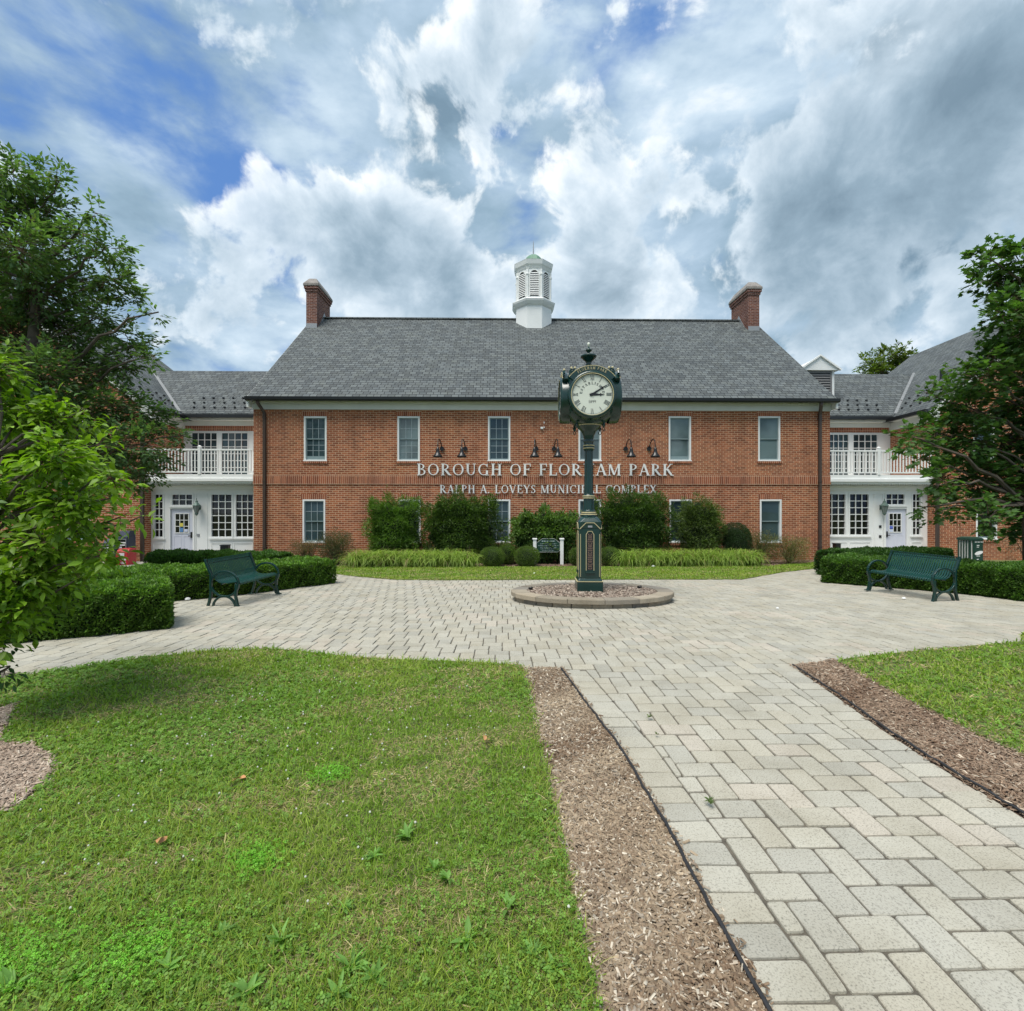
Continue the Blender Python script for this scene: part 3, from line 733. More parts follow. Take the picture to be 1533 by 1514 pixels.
    q = MB(); slab(q, X0, X1, 20.4, EZ-.02, yb, zb); slab(q, X0, X1, 2*yb-20.4, EZ-.02, yb, zb-.001); q.build('roof', M['roof'], t)
    q = MB(); q.box(ux0, ux1, yu-.1, yu+.0, 4.93, 5.12); q.box(ux0, ux1, 20.45, yu, 5.12, 5.25); q.build('cornice', M['trim'], t)
    q = MB(); q.box(ux0, ux1, 20.3, 20.42, 5.2, 5.33); q.build('gutter', M['dark'], t)
    q = MB(); q.quad((X0, yu, -.5), (X1, yu, -.5), (X1, yu, 2.4), (X0, yu, 2.4)); q.quad((X0,26,-.5),(X1,26,-.5),(X1,26,5.2),(X0,26,5.2)); q.build('inner_wall', M['brick'], t)
    # snow guards
    k = 0
    for i in range(9):
        for j in range(3):
            x = xin+side*(.25+i*.42+.2*(j % 2)); u = .3+.33*j
            if not (ux0+.1 < x < ux1-.1): continue
            g = MB(); g.box(-.035,.035,-.03,.03,0,.06); o = g.build('snow_guard', M['dark'], t); o.location = (x, 20.4+u, EZ+SL*u+.0)
    # valley flashing
    P = []
    for z in (EZ-.02, zb-.0):
        y = 20.4+(z-EZ)/SL; u = (z+.07-EZ-.09)/SL
        # point on wing roof at local x=u: world x at depth y
        ca, sa = math.cos(ang), math.sin(ang); lx = u*side
        ly = (y-corner.y-lx*sa)/ca
        P.append(Vector((corner.x+lx*ca-ly*sa, y, z+.045)))
    d = (P[1]-P[0]).normalized(); wv = Vector((.1, 0, 0))
    q = MB(); q.rings([[P[k]-wv, P[k]+wv, P[k]+wv+Vector((0,0,.03)), P[k]-wv+Vector((0,0,.03))] for k in (0, 1)]); q.build('valley_flashing', M['lead'], t)
    return t
DL = dict(glaz=[(232,244,741,803),(258,288,741,756),(317,347,741,803),(353.5,379,741,803)], grid=[(2,6),(3,2),(3,6),(3,6)], door=(255.5,289), dwin=(262.5,281.5),
          panels=[(229,246),(316,348),(350,379)], tall=(293,311), posts=(299,), upper=[(287,325),(332,371)], plates=[(297,801)], 
          stick=[(269,274,783,788,(.7,.6,.1)),(269,274,790,796,(.1,.25,.5)),(276,281,792,796,(.6,.65,.8))])
DR = dict(glaz=[(1366,1377.5,740,801),(1326.5,1353.5,740,755),(1272,1300,740,801),(1236,1265,740,801)], grid=[(2,6),(3,2),(3,6),(3,6)], door=(1325.5,1357), dwin=(1332,1349),
          panels=[(1364,1380),(1271,1303),(1243,1268)], tall=(1308,1322), posts=(1315,), upper=[(1241,1270),(1277,1313.5)], plates=[(1317.5,789),(1317.5,804)],
          stick=[(1332,1337,788,792,(.1,.15,.55)),(1332,1337,793,797,(.6,.65,.8))])
connector(-1, XL, cL, AL, DL, 'white panelled entrance and balcony next to the newspaper boxes')
eb = connector(1, XR, cR, AR, DR, 'white panelled entrance and balcony below the small white gabled dormer')
# dormer on the right connector
q = MB(); ydm = 21.4; a = W(1198, 560, ydm).x+.08; b = W(1249, 560, ydm).x; zt = W(1230, 554, ydm).z; za = W(1226, 535, ydm).z; m = (a+b)/2
q.box(a, b, ydm, ydm+2.4, 5.6, zt); 
for (xa_, xb_) in ((a-.18, m), (m, b+.18)): pass
q.add([(a-.16,ydm-.12,zt-.04),(b+.16,ydm-.12,zt-.04),(m,ydm-.12,za),(a-.16,ydm+2.5,zt-.04),(b+.16,ydm+2.5,zt-.04),(m,ydm+2.5,za)], [(0,1,2),(5,4,3),(0,2,5,3),(1,4,5,2),(0,3,4,1)])
q.bar([(a-.2,ydm-.14,zt-.03),(m,ydm-.14,za+.04),(b+.2,ydm-.14,zt-.03)], .1, .07, (0,1,0))
dm = q.build('dormer', M['white'], eb)
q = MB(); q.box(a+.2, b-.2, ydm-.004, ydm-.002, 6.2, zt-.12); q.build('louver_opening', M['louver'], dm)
q = MB(); frame_rect(q, a+.12, b-.12, 6.1, zt-.06, .08, ydm-.03, ydm-.001)
z = 6.2
while z < zt-.2: q.rings([[(x, ydm-.005, z+.06), (x, ydm-.03, z), (x, ydm-.035, z+.01), (x, ydm-.01, z+.07)] for x in (a+.2, b-.2)]); z += .11
q.build('louver', simple('dormer_louver', (.16,.16,.16), .6), dm)
# wall lanterns
def lantern(px, lab):
    p = W(px, 760, 18.72)
    t = empty('wall_lantern', (p.x, 18.75, p.z), 0, lab, 'wall lantern', 'lanterns beside the entrance doors')
    m = MB(); m.box(-.04,.04,-.03,-.002,-.08,.1); m.tube([(0,-.02,.0),(0,-.1,-.1),(0,-.2,-.24)], .013, 6); m.build('bracket', M['lantern'], t)
    m = MB()
    for k in range(6):
        a = k*math.pi/3; m.tube([(.06*math.cos(a),-.2+.06*math.sin(a),-.2),(.13*math.cos(a),-.2+.13*math.sin(a),.06)], .009, 4)
    m.lathe([(.15,.06),(.14,.09),(.07,.17),(.045,.21),(.05,.24),(.02,.27),(.012,.34)],0,-.2,6); m.lathe([(.02,-.3),(.07,-.23),(.065,-.2)],0,-.2,6)
    m.build('lantern_cage', M['lantern'], t)
    m = MB(); m.lathe([(.055,-.2),(.125,.06)],0,-.2,6); m.build('lantern_glass', simple('lantern_glass', (.2,.24,.23), .1), t)
lantern(298.5, 'green-grey lantern beside the door with yellow and blue notices'); lantern(1319, 'green-grey lantern beside the door under the dormer side balcony')
# ================================================================== ground
def sheet(name, pts, mat, dz, skirt=0.0, kind='structure', label=None):
    """flat polygon laid on the ground profile, split where the slope changes"""
    bm = bmesh.new(); vs = [bm.verts.new((p[0], p[1], 0)) for p in pts]
    es = [bm.edges.new((vs[i], vs[(i+1) % len(vs)])) for i in range(len(vs))]
    bmesh.ops.triangle_fill(bm, use_beauty=True, use_dissolve=False, edges=es)
    for y in (5.0, 18.6):
        bmesh.ops.bisect_plane(bm, geom=bm.verts[:]+bm.edges[:]+bm.faces[:], plane_co=(0, y, 0), plane_no=(0, 1, 0))
    if skirt:
        be = [e for e in bm.edges if len(e.link_faces) == 1]
        r = bmesh.ops.extrude_edge_only(bm, edges=be)
        for v in [g for g in r['geom'] if isinstance(g, bmesh.types.BMVert)]: v.co.z = -skirt
    for v in bm.verts: v.co.z += gz(v.co.y) + dz
    bmesh.ops.recalc_face_normals(bm, faces=bm.faces)
    me = bpy.data.meshes.new(name); bm.to_mesh(me); bm.free(); me.materials.append(mat)
    if sum(p.normal.z*p.area for p in me.polygons) < 0: me.flip_normals()
    o = link(bpy.data.objects.new(name, me)); tag(o, label, None, None, kind); return o
xy = lambda px, py: (G(px, py).x, G(px, py).y)
sheet('ground', [(-400,-60),(400,-60),(400,500),(-400,500)], M['lawnbase'], -.05)
PL = [xy(*p) for p in [(842,1003),(862,1030),(880,1055),(930,1120),(965,1180),(1010,1255),(1082,1390),(1155,1514)]]
PR = [xy(*p) for p in [(1185,997),(1250,1040),(1330,1098),(1400,1143),(1460,1180),(1533,1225)]]
def extend(L, y):
    (x0, y0), (x1, y1) = L[-2], L[-1]; L.append((x1+(x1-x0)/(y1-y0)*(y-y1), y)); return L
extend(PL, 1.0); extend(PR, 1.0)
def interp(L, y):
    if y >= L[0][1]: return L[0][0]
    for (x0, y0), (x1, y1) in zip(L, L[1:]):
        if y1 <= y <= y0: return x0+(x1-x0)*(y-y0)/(y1-y0)
    return L[-1][0]
# paving outline (extends under lawn edges and hedges)
pave = [(-9, G(0,1018).y-.35), xy(785,1010)]+[(x-.02, y) for x, y in PL[:]] + [(x+.02, y) for x, y in reversed(PR)] + [xy(1250,996), (5.2, G(1533,962).y-.2), (12, 6.0), (12, 9.4), xy(1533,895), xy(1300,868), xy(1238,860), xy(1230,843), xy(1180,850), xy(1100,861), xy(640,861), xy(500,852), xy(480,862), xy(262,890), xy(250,938), xy(0,965), (-9.5, G(0,965).y)]
sheet('joint_sand', pave, M['sand'], -.011)
# pavers as real stones in one mesh: herringbone field, border course along both path edges
PW, PLn = .152, .229
def clip(poly, a, n):
    out = []
    for i in range(len(poly)):
        p, q = poly[i-1], poly[i]
        dp, dq = (p[0]-a[0])*n[0]+(p[1]-a[1])*n[1], (q[0]-a[0])*n[0]+(q[1]-a[1])*n[1]
        if (dp >= 0) != (dq >= 0):
            t = dp/(dp-dq); out.append((p[0]+(q[0]-p[0])*t, p[1]+(q[1]-p[1])*t))
        if dq >= 0: out.append(q)
    return out
VV, FF, CC = [], [], []
def paver(poly, col, rounded=True):
    cx = sum(p[0] for p in poly)/len(poly); cy = sum(p[1] for p in poly)/len(poly)
    z0 = gz(cy); sl = (gz(cy+.05)-gz(cy-.05))/.1; dz = rnd.gauss(0, .0016); tx, ty = rnd.gauss(0, .006), rnd.gauss(0, .006)
    ra = rnd.gauss(0, .012); ca, sa = math.cos(ra), math.sin(ra); g = .0045 + abs(rnd.gauss(0, .0012))
    q = []
    n = len(poly)
    for i in range(n):
        p, a, b = poly[i], poly[i-1], poly[(i+1) % n]
        la, lb = math.dist(p, a), math.dist(p, b); r = min(.0135*rnd.uniform(.5, 1.4), la*.35, lb*.35)
        q.append((p[0]+(a[0]-p[0])*r/la, p[1]+(a[1]-p[1])*r/la)); 
        m = (p[0]+((a[0]-p[0])*r/la+(b[0]-p[0])*r/lb)*.28, p[1]+((a[1]-p[1])*r/la+(b[1]-p[1])*r/lb)*.28); q.append(m)
        q.append((p[0]+(b[0]-p[0])*r/lb, p[1]+(b[1]-p[1])*r/lb))
    m = len(q); b0 = len(VV)
    for inset, z in ((g+.007, 0), (g+.0015, -.0035), (g, -.011), (g, -.03)):
        for x, y in q:
            dx, dy = x-cx, y-cy; L = math.hypot(dx, dy); k = (L-inset*1.2)/L
            dx, dy = dx*k, dy*k; dx, dy = dx*ca-dy*sa, dx*sa+dy*ca
            VV.append((cx+dx, cy+dy, z0+sl*dy+z+dz+tx*dx+ty*dy)); CC.append(col)
    FF.append(tuple(b0+i for i in range(m)))
    for r in range(3):
        for i in range(m): j = (i+1) % m; FF.append((b0+r*m+i, b0+(r+1)*m+i, b0+(r+1)*m+j, b0+r*m+j))
pn = np.array(pave)
def pcol(x, y):
    t = fnoise(np.array([[x, y]]), 2.3, 5)[0]; u = rnd.random()
    base = [(.405,.385,.32), (.42,.4,.335), (.385,.37,.315), (.415,.388,.315)][int(u*4) % 4]
    if t > .7 and rnd.random() < .35: base = (.45,.41,.34)
    k = rnd.gauss(1.0, .035); return tuple(c*k for c in base)
ytop = 5.2
cells = []
xmn, xmx, ymn, ymx = pn[:,0].min()-.3, pn[:,0].max()+.3, pn[:,1].min()-.3, pn[:,1].max()+.3
for k in range(-400, 400):
    for j in range(-120, 120):
        for hv in (0, 1):
            ox, oy = k*PW + j*PLn, k*PW - j*PLn
            if hv == 0: r = (ox, oy, ox+PLn, oy+PW)
            else: r = (ox-PW, oy, ox, oy+PLn)
            if r[2] < xmn or r[0] > xmx or r[3] < ymn or r[1] > ymx: continue
            cells.append(r)
C_ = np.array(cells); ctr = np.stack([(C_[:,0]+C_[:,2])/2, (C_[:,1]+C_[:,3])/2], 1)
ok = in_poly(ctr, pave)
# skip what stands under the planter
PC = Vector((0, 0, 0))
for r, c, o in zip(cells, ctr, ok):
    x, y = c
    a_ = x/max(y, .1)
    if abs(a_) > 1.45: continue
    near_path = y < PL[0][1]-.02
    if not o and not near_path: continue
    poly = [(r[0],r[1]),(r[2],r[1]),(r[2],r[3]),(r[0],r[3])]
    if near_path:
        if y < 1.05: continue
        xl, xr = interp(PL, y)+PLn+.004, interp(PR, y)-PLn-.004
        if x < xl-.25 or x > xr+.25: continue
        for e in (PL, PR):
            s = 1 if e is PL else -1
            xa, xb = interp(e, y-.1)+s*PLn, interp(e, y+.1)+s*PLn
            if y+.1 > e[0][1]: continue
            d = Vector((xb-xa, .2)).normalized(); poly = clip(poly, (xa, y-.1), (d.y*s, -d.x*s))
            if len(poly) < 3: break
        if len(poly) < 3: continue
        # clean duplicates, area test
        pl2 = [p for i, p in enumerate(poly) if math.dist(p, poly[i-1]) > .012]
        if len(pl2) < 3: continue
        ar = abs(sum(pl2[i-1][0]*pl2[i][1]-pl2[i][0]*pl2[i-1][1] for i in range(len(pl2))))/2
        if ar < .003: continue
        poly = pl2
    paver(poly, pcol(x, y))
for L, s in ((PL, 1), (PR, -1)):      # border courses follow the edges
    y = L[0][1]-.02; 
    while y > 1.1:
        ym = y-PW; xa, xb = interp(L, y), interp(L, ym)
        paver([(xa, y), (xa+s*PLn, y+(.0)), (xb+s*PLn, ym), (xb, ym)] if s < 0 else [(xb, ym), (xb+PLn, ym), (xa+PLn, y), (xa, y)], pcol(xa, y)); y -= PW
me = bpy.data.meshes.new('paving'); me.from_pydata(VV, [], FF)
bm = bmesh.new(); bm.from_mesh(me); bmesh.ops.recalc_face_normals(bm, faces=bm.faces); bm.to_mesh(me); bm.free()
a = me.color_attributes.new('Col', 'FLOAT_COLOR', 'POINT'); a.data.foreach_set('color', np.concatenate([np.array(CC), np.ones((len(CC), 1))], 1).ravel().astype(np.float32))
me.materials.append(M['paver']); tag(link(bpy.data.objects.new('paving', me)), None, None, None, 'structure')

LAWN_L = [(-9.5, 5.9)] + [xy(*p) for p in [(0,1018),(100,1003),(200,988),(300,977),(400,972),(440,975),(520,984),(600,989),(700,992),(780,997),(786,1006),(800,1060),(820,1150),(840,1250),(865,1370),(890,1470),(898,1514)]] + [(-.0+xy(898,1514)[0]+.02, .6), (-9.5, .6)]
MUL_L = [xy(*p) for p in [(783,1001),(845,1001)]] + PL[1:] + [(PL[-1][0], .8), (xy(898,1514)[0]-.1, .8)] + [xy(*p) for p in reversed([(783,1006),(797,1060),(817,1150),(837,1250),(862,1370),(886,1470),(895,1514)])]
MUL_R = [PR[0]] + [xy(*p) for p in [(1250,988),(1300,1014),(1360,1046),(1420,1076),(1480,1106),(1540,1134)]] + [(4.6, xy(1540,1134)[1]-.9), (4.6, 1.0)] + list(reversed(PR[1:]))
LAWN_R = [xy(*p) for p in [(1250,990),(1300,1018),(1360,1050),(1420,1080),(1480,1110),(1545,1137)]] + [(4.7, 2.4), (9, 2.4), (9, 6.2), (6.6, 6.15)] + [xy(*p) for p in [(1533,961),(1400,973),(1300,983)]]
LAWN_F = [xy(*p) for p in [(497,859),(527,863),(593,868.5),(668,869),(850,868.5),(1000,868),(1111,868),(1173,857),(1231,850.5),(1231,842),(1200,844),(1150,848),(850,849),(500,848.5),(470,848)]]
BED = [xy(*p) for p in [(440,848.2),(500,848.6),(850,849.2),(1150,848.2),(1200,844.5),(1235,842)]] + [(XR+.0, YM-.02), (XL+.2, YM-.02)]
ISL = [xy(*p) for p in [(0,1117),(50,1120),(72,1132),(80,1150),(72,1170),(40,1200),(0,1225)]] + [(-3.9, 3.0), (-3.9, 4.0)]
sheet('lawn', LAWN_L, M['lawnbase'], .012, .04); sheet('lawn', LAWN_R, M['lawnbase'], .012, .04); sheet('lawn', LAWN_F, M['lawnbase'], .012, .04)
sheet('mulch_bed', MUL_L, M['soil'], -.004, .03); sheet('mulch_bed', MUL_R, M['soil'], -.004, .03); sheet('mulch_bed', BED, M['soil'], .0, .03); sheet('mulch_bed', ISL, M['soil'], .018, .01)
# side lawns behind hedges, and concrete walks
SL_ = [(-30, 8), (-8.2, 8), xy(262,880), xy(480,858), xy(497,850), xy(440,848.2), (XL+.2, YM-.02), (XL, 18.6), (-30, 18.6)]
sheet('lawn', SL_, M['lawnbase'], .004, .03)
SR_ = [xy(1238,858), xy(1300,868), xy(1533,895), (12, 9), (30, 9), (30, 18.6), (XR, 18.6), xy(1235,842)]
sheet('lawn', SR_, M['lawnbase'], .004, .03)
sheet('walk', [xy(60,862), xy(190,853), xy(235,846), (XL-.2, 18.0), (XL-.2,18.75), (-13.4, 18.75), cL.to_2d()[:], (-24, 17.0), (-24,14.4)], M['concrete'], .012, .05)
sheet('walk', [(XR+.2,18.75), (XR+.2,17.4), xy(1420,846), xy(1533,855), (26,13.6), (26,14.6), xy(1533,848.5), (cR.x,cR.y-.2), (15.3,18.75)], M['concrete'], .012, .05)

# black edging strips along the path
def edging(L, off, lab):
    q = MB(); pts = []
    for i in range(60):
        y = L[0][1]-.0-(L[0][1]-1.05)*i/59; pts.append((interp(L, y)+off+rnd.gauss(0, .003), y, gz(y)+.004+rnd.gauss(0, .002)))
    q.tube([(x, y, z+.014) for x, y, z in pts], .0085, 6); q.bar([(x, y, z-.008) for x, y, z in pts], .004, .05, (1, 0, 0))
    tag(q.build('garden_edging', M['plastic'], uv=False, smooth=False), lab, 'garden edging')
edging(PL, -.012, 'black plastic edging strip between path and the wider pale mulch strip')
edging(PR, .012, 'black plastic edging strip between path and mulch on the maple side')

# ------------------------------------------------------------------ grass, clover, chips
def sample(poly, dens, fov=1.25):
    q = np.array(poly); lo, hi = q.min(0), q.max(0); n = int((hi-lo).prod()*dens)
    P = rng.random((n, 2))*(hi-lo)+lo
    k = (np.abs(P[:,0]) < fov*P[:,1]+.3) & (P[:,1] > 1.25)
    P = P[k]; return P[in_poly(P, poly)]
def grass(poly, dens, name, holes=(), near=True, lod=1.9, pw=1.3, lenk=1.0):
    P = sample(poly, dens)
    d = np.hypot(P[:,0], P[:,1]); P = P[rng.random(len(P)) < np.minimum(1, (lod/d)**pw)]
    for h in holes: P = P[~in_poly(P, h)]
    P = P+rng.normal(0, .018, P.shape); n = len(P); d = np.hypot(P[:,0], P[:,1])
    pa, pb = fnoise(P, 2.0, 21), fnoise(P, 6.0, 33)
    dry = (pb > .62) | ((pa < .3) & (pb > .4))
    g1 = cols(n, (.15,.265,.021), (.22,.34,.035), .17); g2 = cols(n, (.28,.37,.05), (.19,.29,.036), .17)
    c = np.where((pa > .55)[:,None], g2, g1)
    st = rng.random(n) < np.where(dry, .6, .17)
    c[st] = cols(st.sum(), (.5,.43,.22), (.32,.26,.12), .2)
    L = rng.uniform(.025, .06, n)*(.75+.6*pa)*lenk; L[rng.random(n) < .02] *= 1.7
    w = rng.uniform(.0022, .0042, n)*np.clip(d/2.2, 1, 5)
    az = rng.random(n)*6.283; pt = rng.normal(.75, .35, n); pt[st] = rng.normal(.2, .2, st.sum())
    pos = np.stack([P[:,0], P[:,1], gzn(P[:,1])+.012], 1)
    o = scatter(name, BLADE, pos, euler_mats(az, pt, rng.normal(0, .5, n)), np.stack([L, w, L], 1), c, M['grassblade'])
    tag(o, None, None, None, 'stuff'); return P
grass(LAWN_L, 16000, 'grass', [ISL]); grass(LAWN_R, 9000, 'grass', lod=2.4)
grass(LAWN_F, 1100, 'grass', lod=40, lenk=1.0); 
# clover leaves over the near lawn
def clover(poly, dens, holes):
    P = sample(poly, dens); d = np.hypot(P[:,0], P[:,1]); P = P[rng.random(len(P)) < np.minimum(1, (2.0/d)**1.2)]
    m = fnoise(P, 1.3, 51); P = P[rng.random(len(P)) < np.clip((m-.25)*1.8, .05, 1)]
    for h in holes: P = P[~in_poly(P, h)]
    n = len(P); c = cols(n, (.12,.24,.03), (.195,.34,.055), .16)
    pos = np.stack([P[:,0], P[:,1], gzn(P[:,1])+rng.uniform(.02, .042, n)], 1)
    d = np.hypot(P[:,0], P[:,1])
    o = scatter('clover', CLOVER, pos, euler_mats(rng.random(n)*6.28, rng.normal(0, .35, n), rng.normal(0, .35, n)), rng.uniform(.011, .019, n)*np.clip(d/3.2, 1, 2), c, M['grassblade'])
    tag(o, None, None, None, 'stuff')
clover(LAWN_L, 5200, [ISL]); clover(LAWN_R, 1500, [])
# white clover heads
P = sample(LAWN_L, 75); m = fnoise(P, 1.6, 77); cxm = np.array(xy(480, 1100)); dd = np.hypot(P[:,0]-cxm[0], P[:,1]-cxm[1])
P = P[(rng.random(len(P)) < np.exp(-(dd/1.25)**2)*.55+.004) & ~in_poly(P, ISL)]
q = MB()
for x, y in P:
    r = rnd.uniform(.0035, .0065); z = gz(y)+rnd.uniform(.045, .065); q.lathe([(r*.5, z-r*.8), (r, z-r*.2), (r*.95, z+r*.4), (r*.4, z+r)], x, y, 6)
tag(q.build('clover_flowers', M['petal'], uv=False), None, None, None, 'stuff')
# broad-leaf weeds
def rosette(P, size, name, c1, c2):
    pos, az, pt, sc, = [], [], [], []
    for (x, y), s in zip(P, size):
        for k in range(rnd.randint(7, 14)):
            pos.append((x, y, gz(y)+.02)); az.append(rnd.random()*6.28); pt.append(rnd.uniform(.25, .95)); sc.append((s*rnd.uniform(.7, 1.2), s*rnd.uniform(.25, .7), s))
    n = len(pos); o = scatter(name, FINE, A_(pos), euler_mats(A_(az), A_(pt), rng.normal(0, .3, n)), A_(sc), cols(n, c1, c2), M['grassblade']); tag(o, None, None, None, 'stuff')
wp = [xy(*p) for p in [(505,1500),(525,1460),(650,1310),(670,1325),(515,1370),(560,1290),(225,1445),(250,1460),(110,1475),(15,1495),(560,1475),(420,1420),(610,1260),(370,1500),(700,1420),(800,1440),(760,1370),(830,1460),(330,1410)]]
tuft = [xy(*p) for p in [(972,1078),(984,1104),(1062,1206),(1064,1210)]]
rosette(tuft, [.03, .022, .04, .03], 'joint_weeds', (.12,.17,.05), (.07,.12,.03))
rosette(wp, [rnd.uniform(.045, .075) for _ in wp], 'weeds', (.2,.38,.08), (.15,.3,.06))
for cpx, cnt, rr, lab in (((385,1295), 700, .13, 0), ((210,1435), 1100, .2, 1), ((30,1450), 900, .2, 2), ((495,1165), 500, .14, 3)):
    x0, y0 = xy(*cpx); A = rng.normal(0, rr*.45, (cnt, 2))+A_([x0, y0]); A = A[A[:,1] > 1.2]; n = len(A)
    o = scatter('bright_weed_patch', CLOVER, np.stack([A[:,0], A[:,1], gzn(A[:,1])+rng.uniform(.02, .05, n)], 1), euler_mats(rng.random(n)*6.28, rng.normal(0, .4, n), rng.normal(0, .4, n)), rng.uniform(.006, .012, n), cols(n, (.16,.42,.03), (.22,.5,.05)), M['grassblade'])
    tag(o, None, None, None, 'stuff')
# fallen leaves on the lawn
for (px_, py_), lab in (((362,1177), 'brown curled leaf on the lawn, farthest of the fallen leaves'), ((243,1268), 'brown curled leaf on the lawn beside clover flowers'), ((725,1120), 'tan dry leaf on the lawn near the mulch strip')):
    x, y = xy(px_, py_); n = 2
    tag(scatter('fallen_leaf', FINE, A_([[x, y, gz(y)+.05], [x+.02, y+.01, gz(y)+.045]]), euler_mats(rng.random(2)*6, A_([.2, -.1]), A_([.5, -.4])), A_([.06, .05]), cols(2, (.35,.16,.07), (.42,.22,.1)), M['chip']), lab, 'leaf')
# mulch chips
def chips(poly, dens, lod, pw, dz, c1, c2, c3, name='mulch_chips', L=(.01, .038), k3=.25):
    P = sample(poly, dens, 1.15); d = np.hypot(P[:,0], P[:,1]); P = P[rng.random(len(P)) < np.minimum(1, (lod/d)**pw)]
    P = P+rng.normal(0, .022, P.shape)*(rng.random((len(P), 1)) < .5); n = len(P); d = np.hypot(P[:,0], P[:,1]); c = cols(n, c1, c2, .2, np.clip(rng.random(n)*.55+.75*(fnoise(P, 4.5, 19)-.3), 0, 1)); s = rng.random(n) < k3+.25*(fnoise(P, 3, 9)-.5); c[s] = cols(s.sum(), c3, c2, .2)
    ln = rng.uniform(*L, n)*np.clip(d/5, 1, 2.2); w = ln*rng.uniform(.12, .4, n)
    pos = np.stack([P[:,0], P[:,1], gzn(P[:,1])+dz+rng.uniform(0, .014, n)], 1)
    tag(scatter(name, CHIP, pos, euler_mats(rng.random(n)*6.28, rng.normal(0, .28, n), rng.normal(0, .4, n)), np.stack([ln, w, np.full(n, .003)], 1), c, M['chip']), None, None, None, 'stuff')
chips(MUL_L, 26000, 2.4, 1.2, 0, (.33,.26,.18), (.13,.082,.05), (.56,.5,.4)); chips(MUL_R, 14000, 3, 1.2, 0, (.28,.205,.145), (.12,.07,.042), (.46,.39,.3))
chips(ISL, 12000, 4, 1, .02, (.42,.34,.27), (.2,.14,.1), (.55,.47,.38)); chips(BED, 500, 40, 1, .0, (.2,.13,.09), (.08,.05,.035), (.35,.28,.2))
# ================================================================== planter + clock
pc = G(885, 899.5)
PCX, PCY = W(885.5, 880, 9.15).x, 9.15
pg = gz(PCY)
RX, RY = 1.5, 1.08
t = empty('round_planter', (PCX, PCY, pg), 0, 'low round stone planter ring filled with bark mulch under the street clock', 'planter')
def ring_blocks(mb_list, rx, ry, w, z0, z1, n, off, gap):
    V, F, C = [], [], []
    for k in range(n):
        a0 = 2*math.pi*(k+off)/n+gap; a1 = 2*math.pi*(k+1+off)/n-gap; m = 6; b = len(V)
        col = rnd.choice([(.3,.26,.2), (.26,.23,.185), (.34,.29,.22), (.23,.21,.18)]); f = rnd.gauss(1, .08); jz = rnd.gauss(0, .002)
        for i in range(m+1):
            a = a0+(a1-a0)*i/m; c, s_ = math.cos(a), math.sin(a); jr = .006*math.sin(i*2.1+k)
            sl = -.035*ry*s_*.6
            for r, z in ((1, z0), (1, z1-.012), (.993, z1), (1-w/rx+.006, z1), (1-w/rx, z0)):
                V.append((rx*c*r+jr*c, ry*s_*(r if r > .9 else 1-(1-r)*1.0)+jr*s_, z+sl+jz)); C.append(tuple(x*f for x in col))
        for i in range(m):
            for j in range(5):
                p = b+i*5+j; q = b+i*5+(j+1) % 5; F.append((p, p+5, q+5, q))
        F.append(tuple(b+j for j in range(5))); F.append(tuple(b+m*5+j for j in reversed(range(5))))
    return V, F, C
def block_obj(name, data):
    V, F, C = data; me = bpy.data.meshes.new(name); me.from_pydata(V, [], F)
    bm = bmesh.new(); bm.from_mesh(me); bmesh.ops.recalc_face_normals(bm, faces=bm.faces); bm.to_mesh(me); bm.free()
    a = me.color_attributes.new('Col', 'FLOAT_COLOR', 'POINT'); a.data.foreach_set('color', np.concatenate([np.array(C), np.ones((len(C), 1))], 1).ravel().astype(np.float32))
    me.materials.append(M['stoneblock']); return link(bpy.data.objects.new(name, me), t)
block_obj('wall_block', ring_blocks(None, RX-.06, RY-.06, .2, -.06, .088, 26, .0, .006)); block_obj('cap_stone', ring_blocks(None, RX, RY, .3, .09, .17, 15, .3, .003))
q = MB(); q.rings([[((RX-.27)*k*math.cos(a), (RY-.27)*k*math.sin(a), .135+.035*(1-k*k)) for a in [2*math.pi*i/40 for i in range(40)]] for k in (1, .75, .5, .25, .02)], False, True); q.build('mulch_fill', M['soil'], t)
n = 5200; rr = np.sqrt(rng.random(n)); aa = rng.random(n)*6.283
pos = np.stack([(RX-.29)*rr*np.cos(aa), (RY-.29)*rr*np.sin(aa), .14+.035*(1-rr*rr)+rng.uniform(0, .014, n)], 1); ln = rng.uniform(.025, .07, n)
o = scatter('mulch_chips', CHIP, pos, euler_mats(rng.random(n)*6.28, rng.normal(0, .3, n), rng.normal(0, .4, n)), np.stack([ln, ln*rng.uniform(.2, .4, n), np.full(n, .004)], 1), cols(n, (.4,.34,.28), (.17,.12,.09), .2), M['chip'], t); o['kind'] = 'stuff'
for (dx, dy) in ((-1.12, .12), (.98, .25)):
    m = MB(); m.lathe([(.03, .15), (.032, .2), (.02, .215)], dx, dy, 8); m.box(dx-.05, dx-.0, dy-.02, dy+.02, .17, .2); m.build('spotlight', M['black'], t)

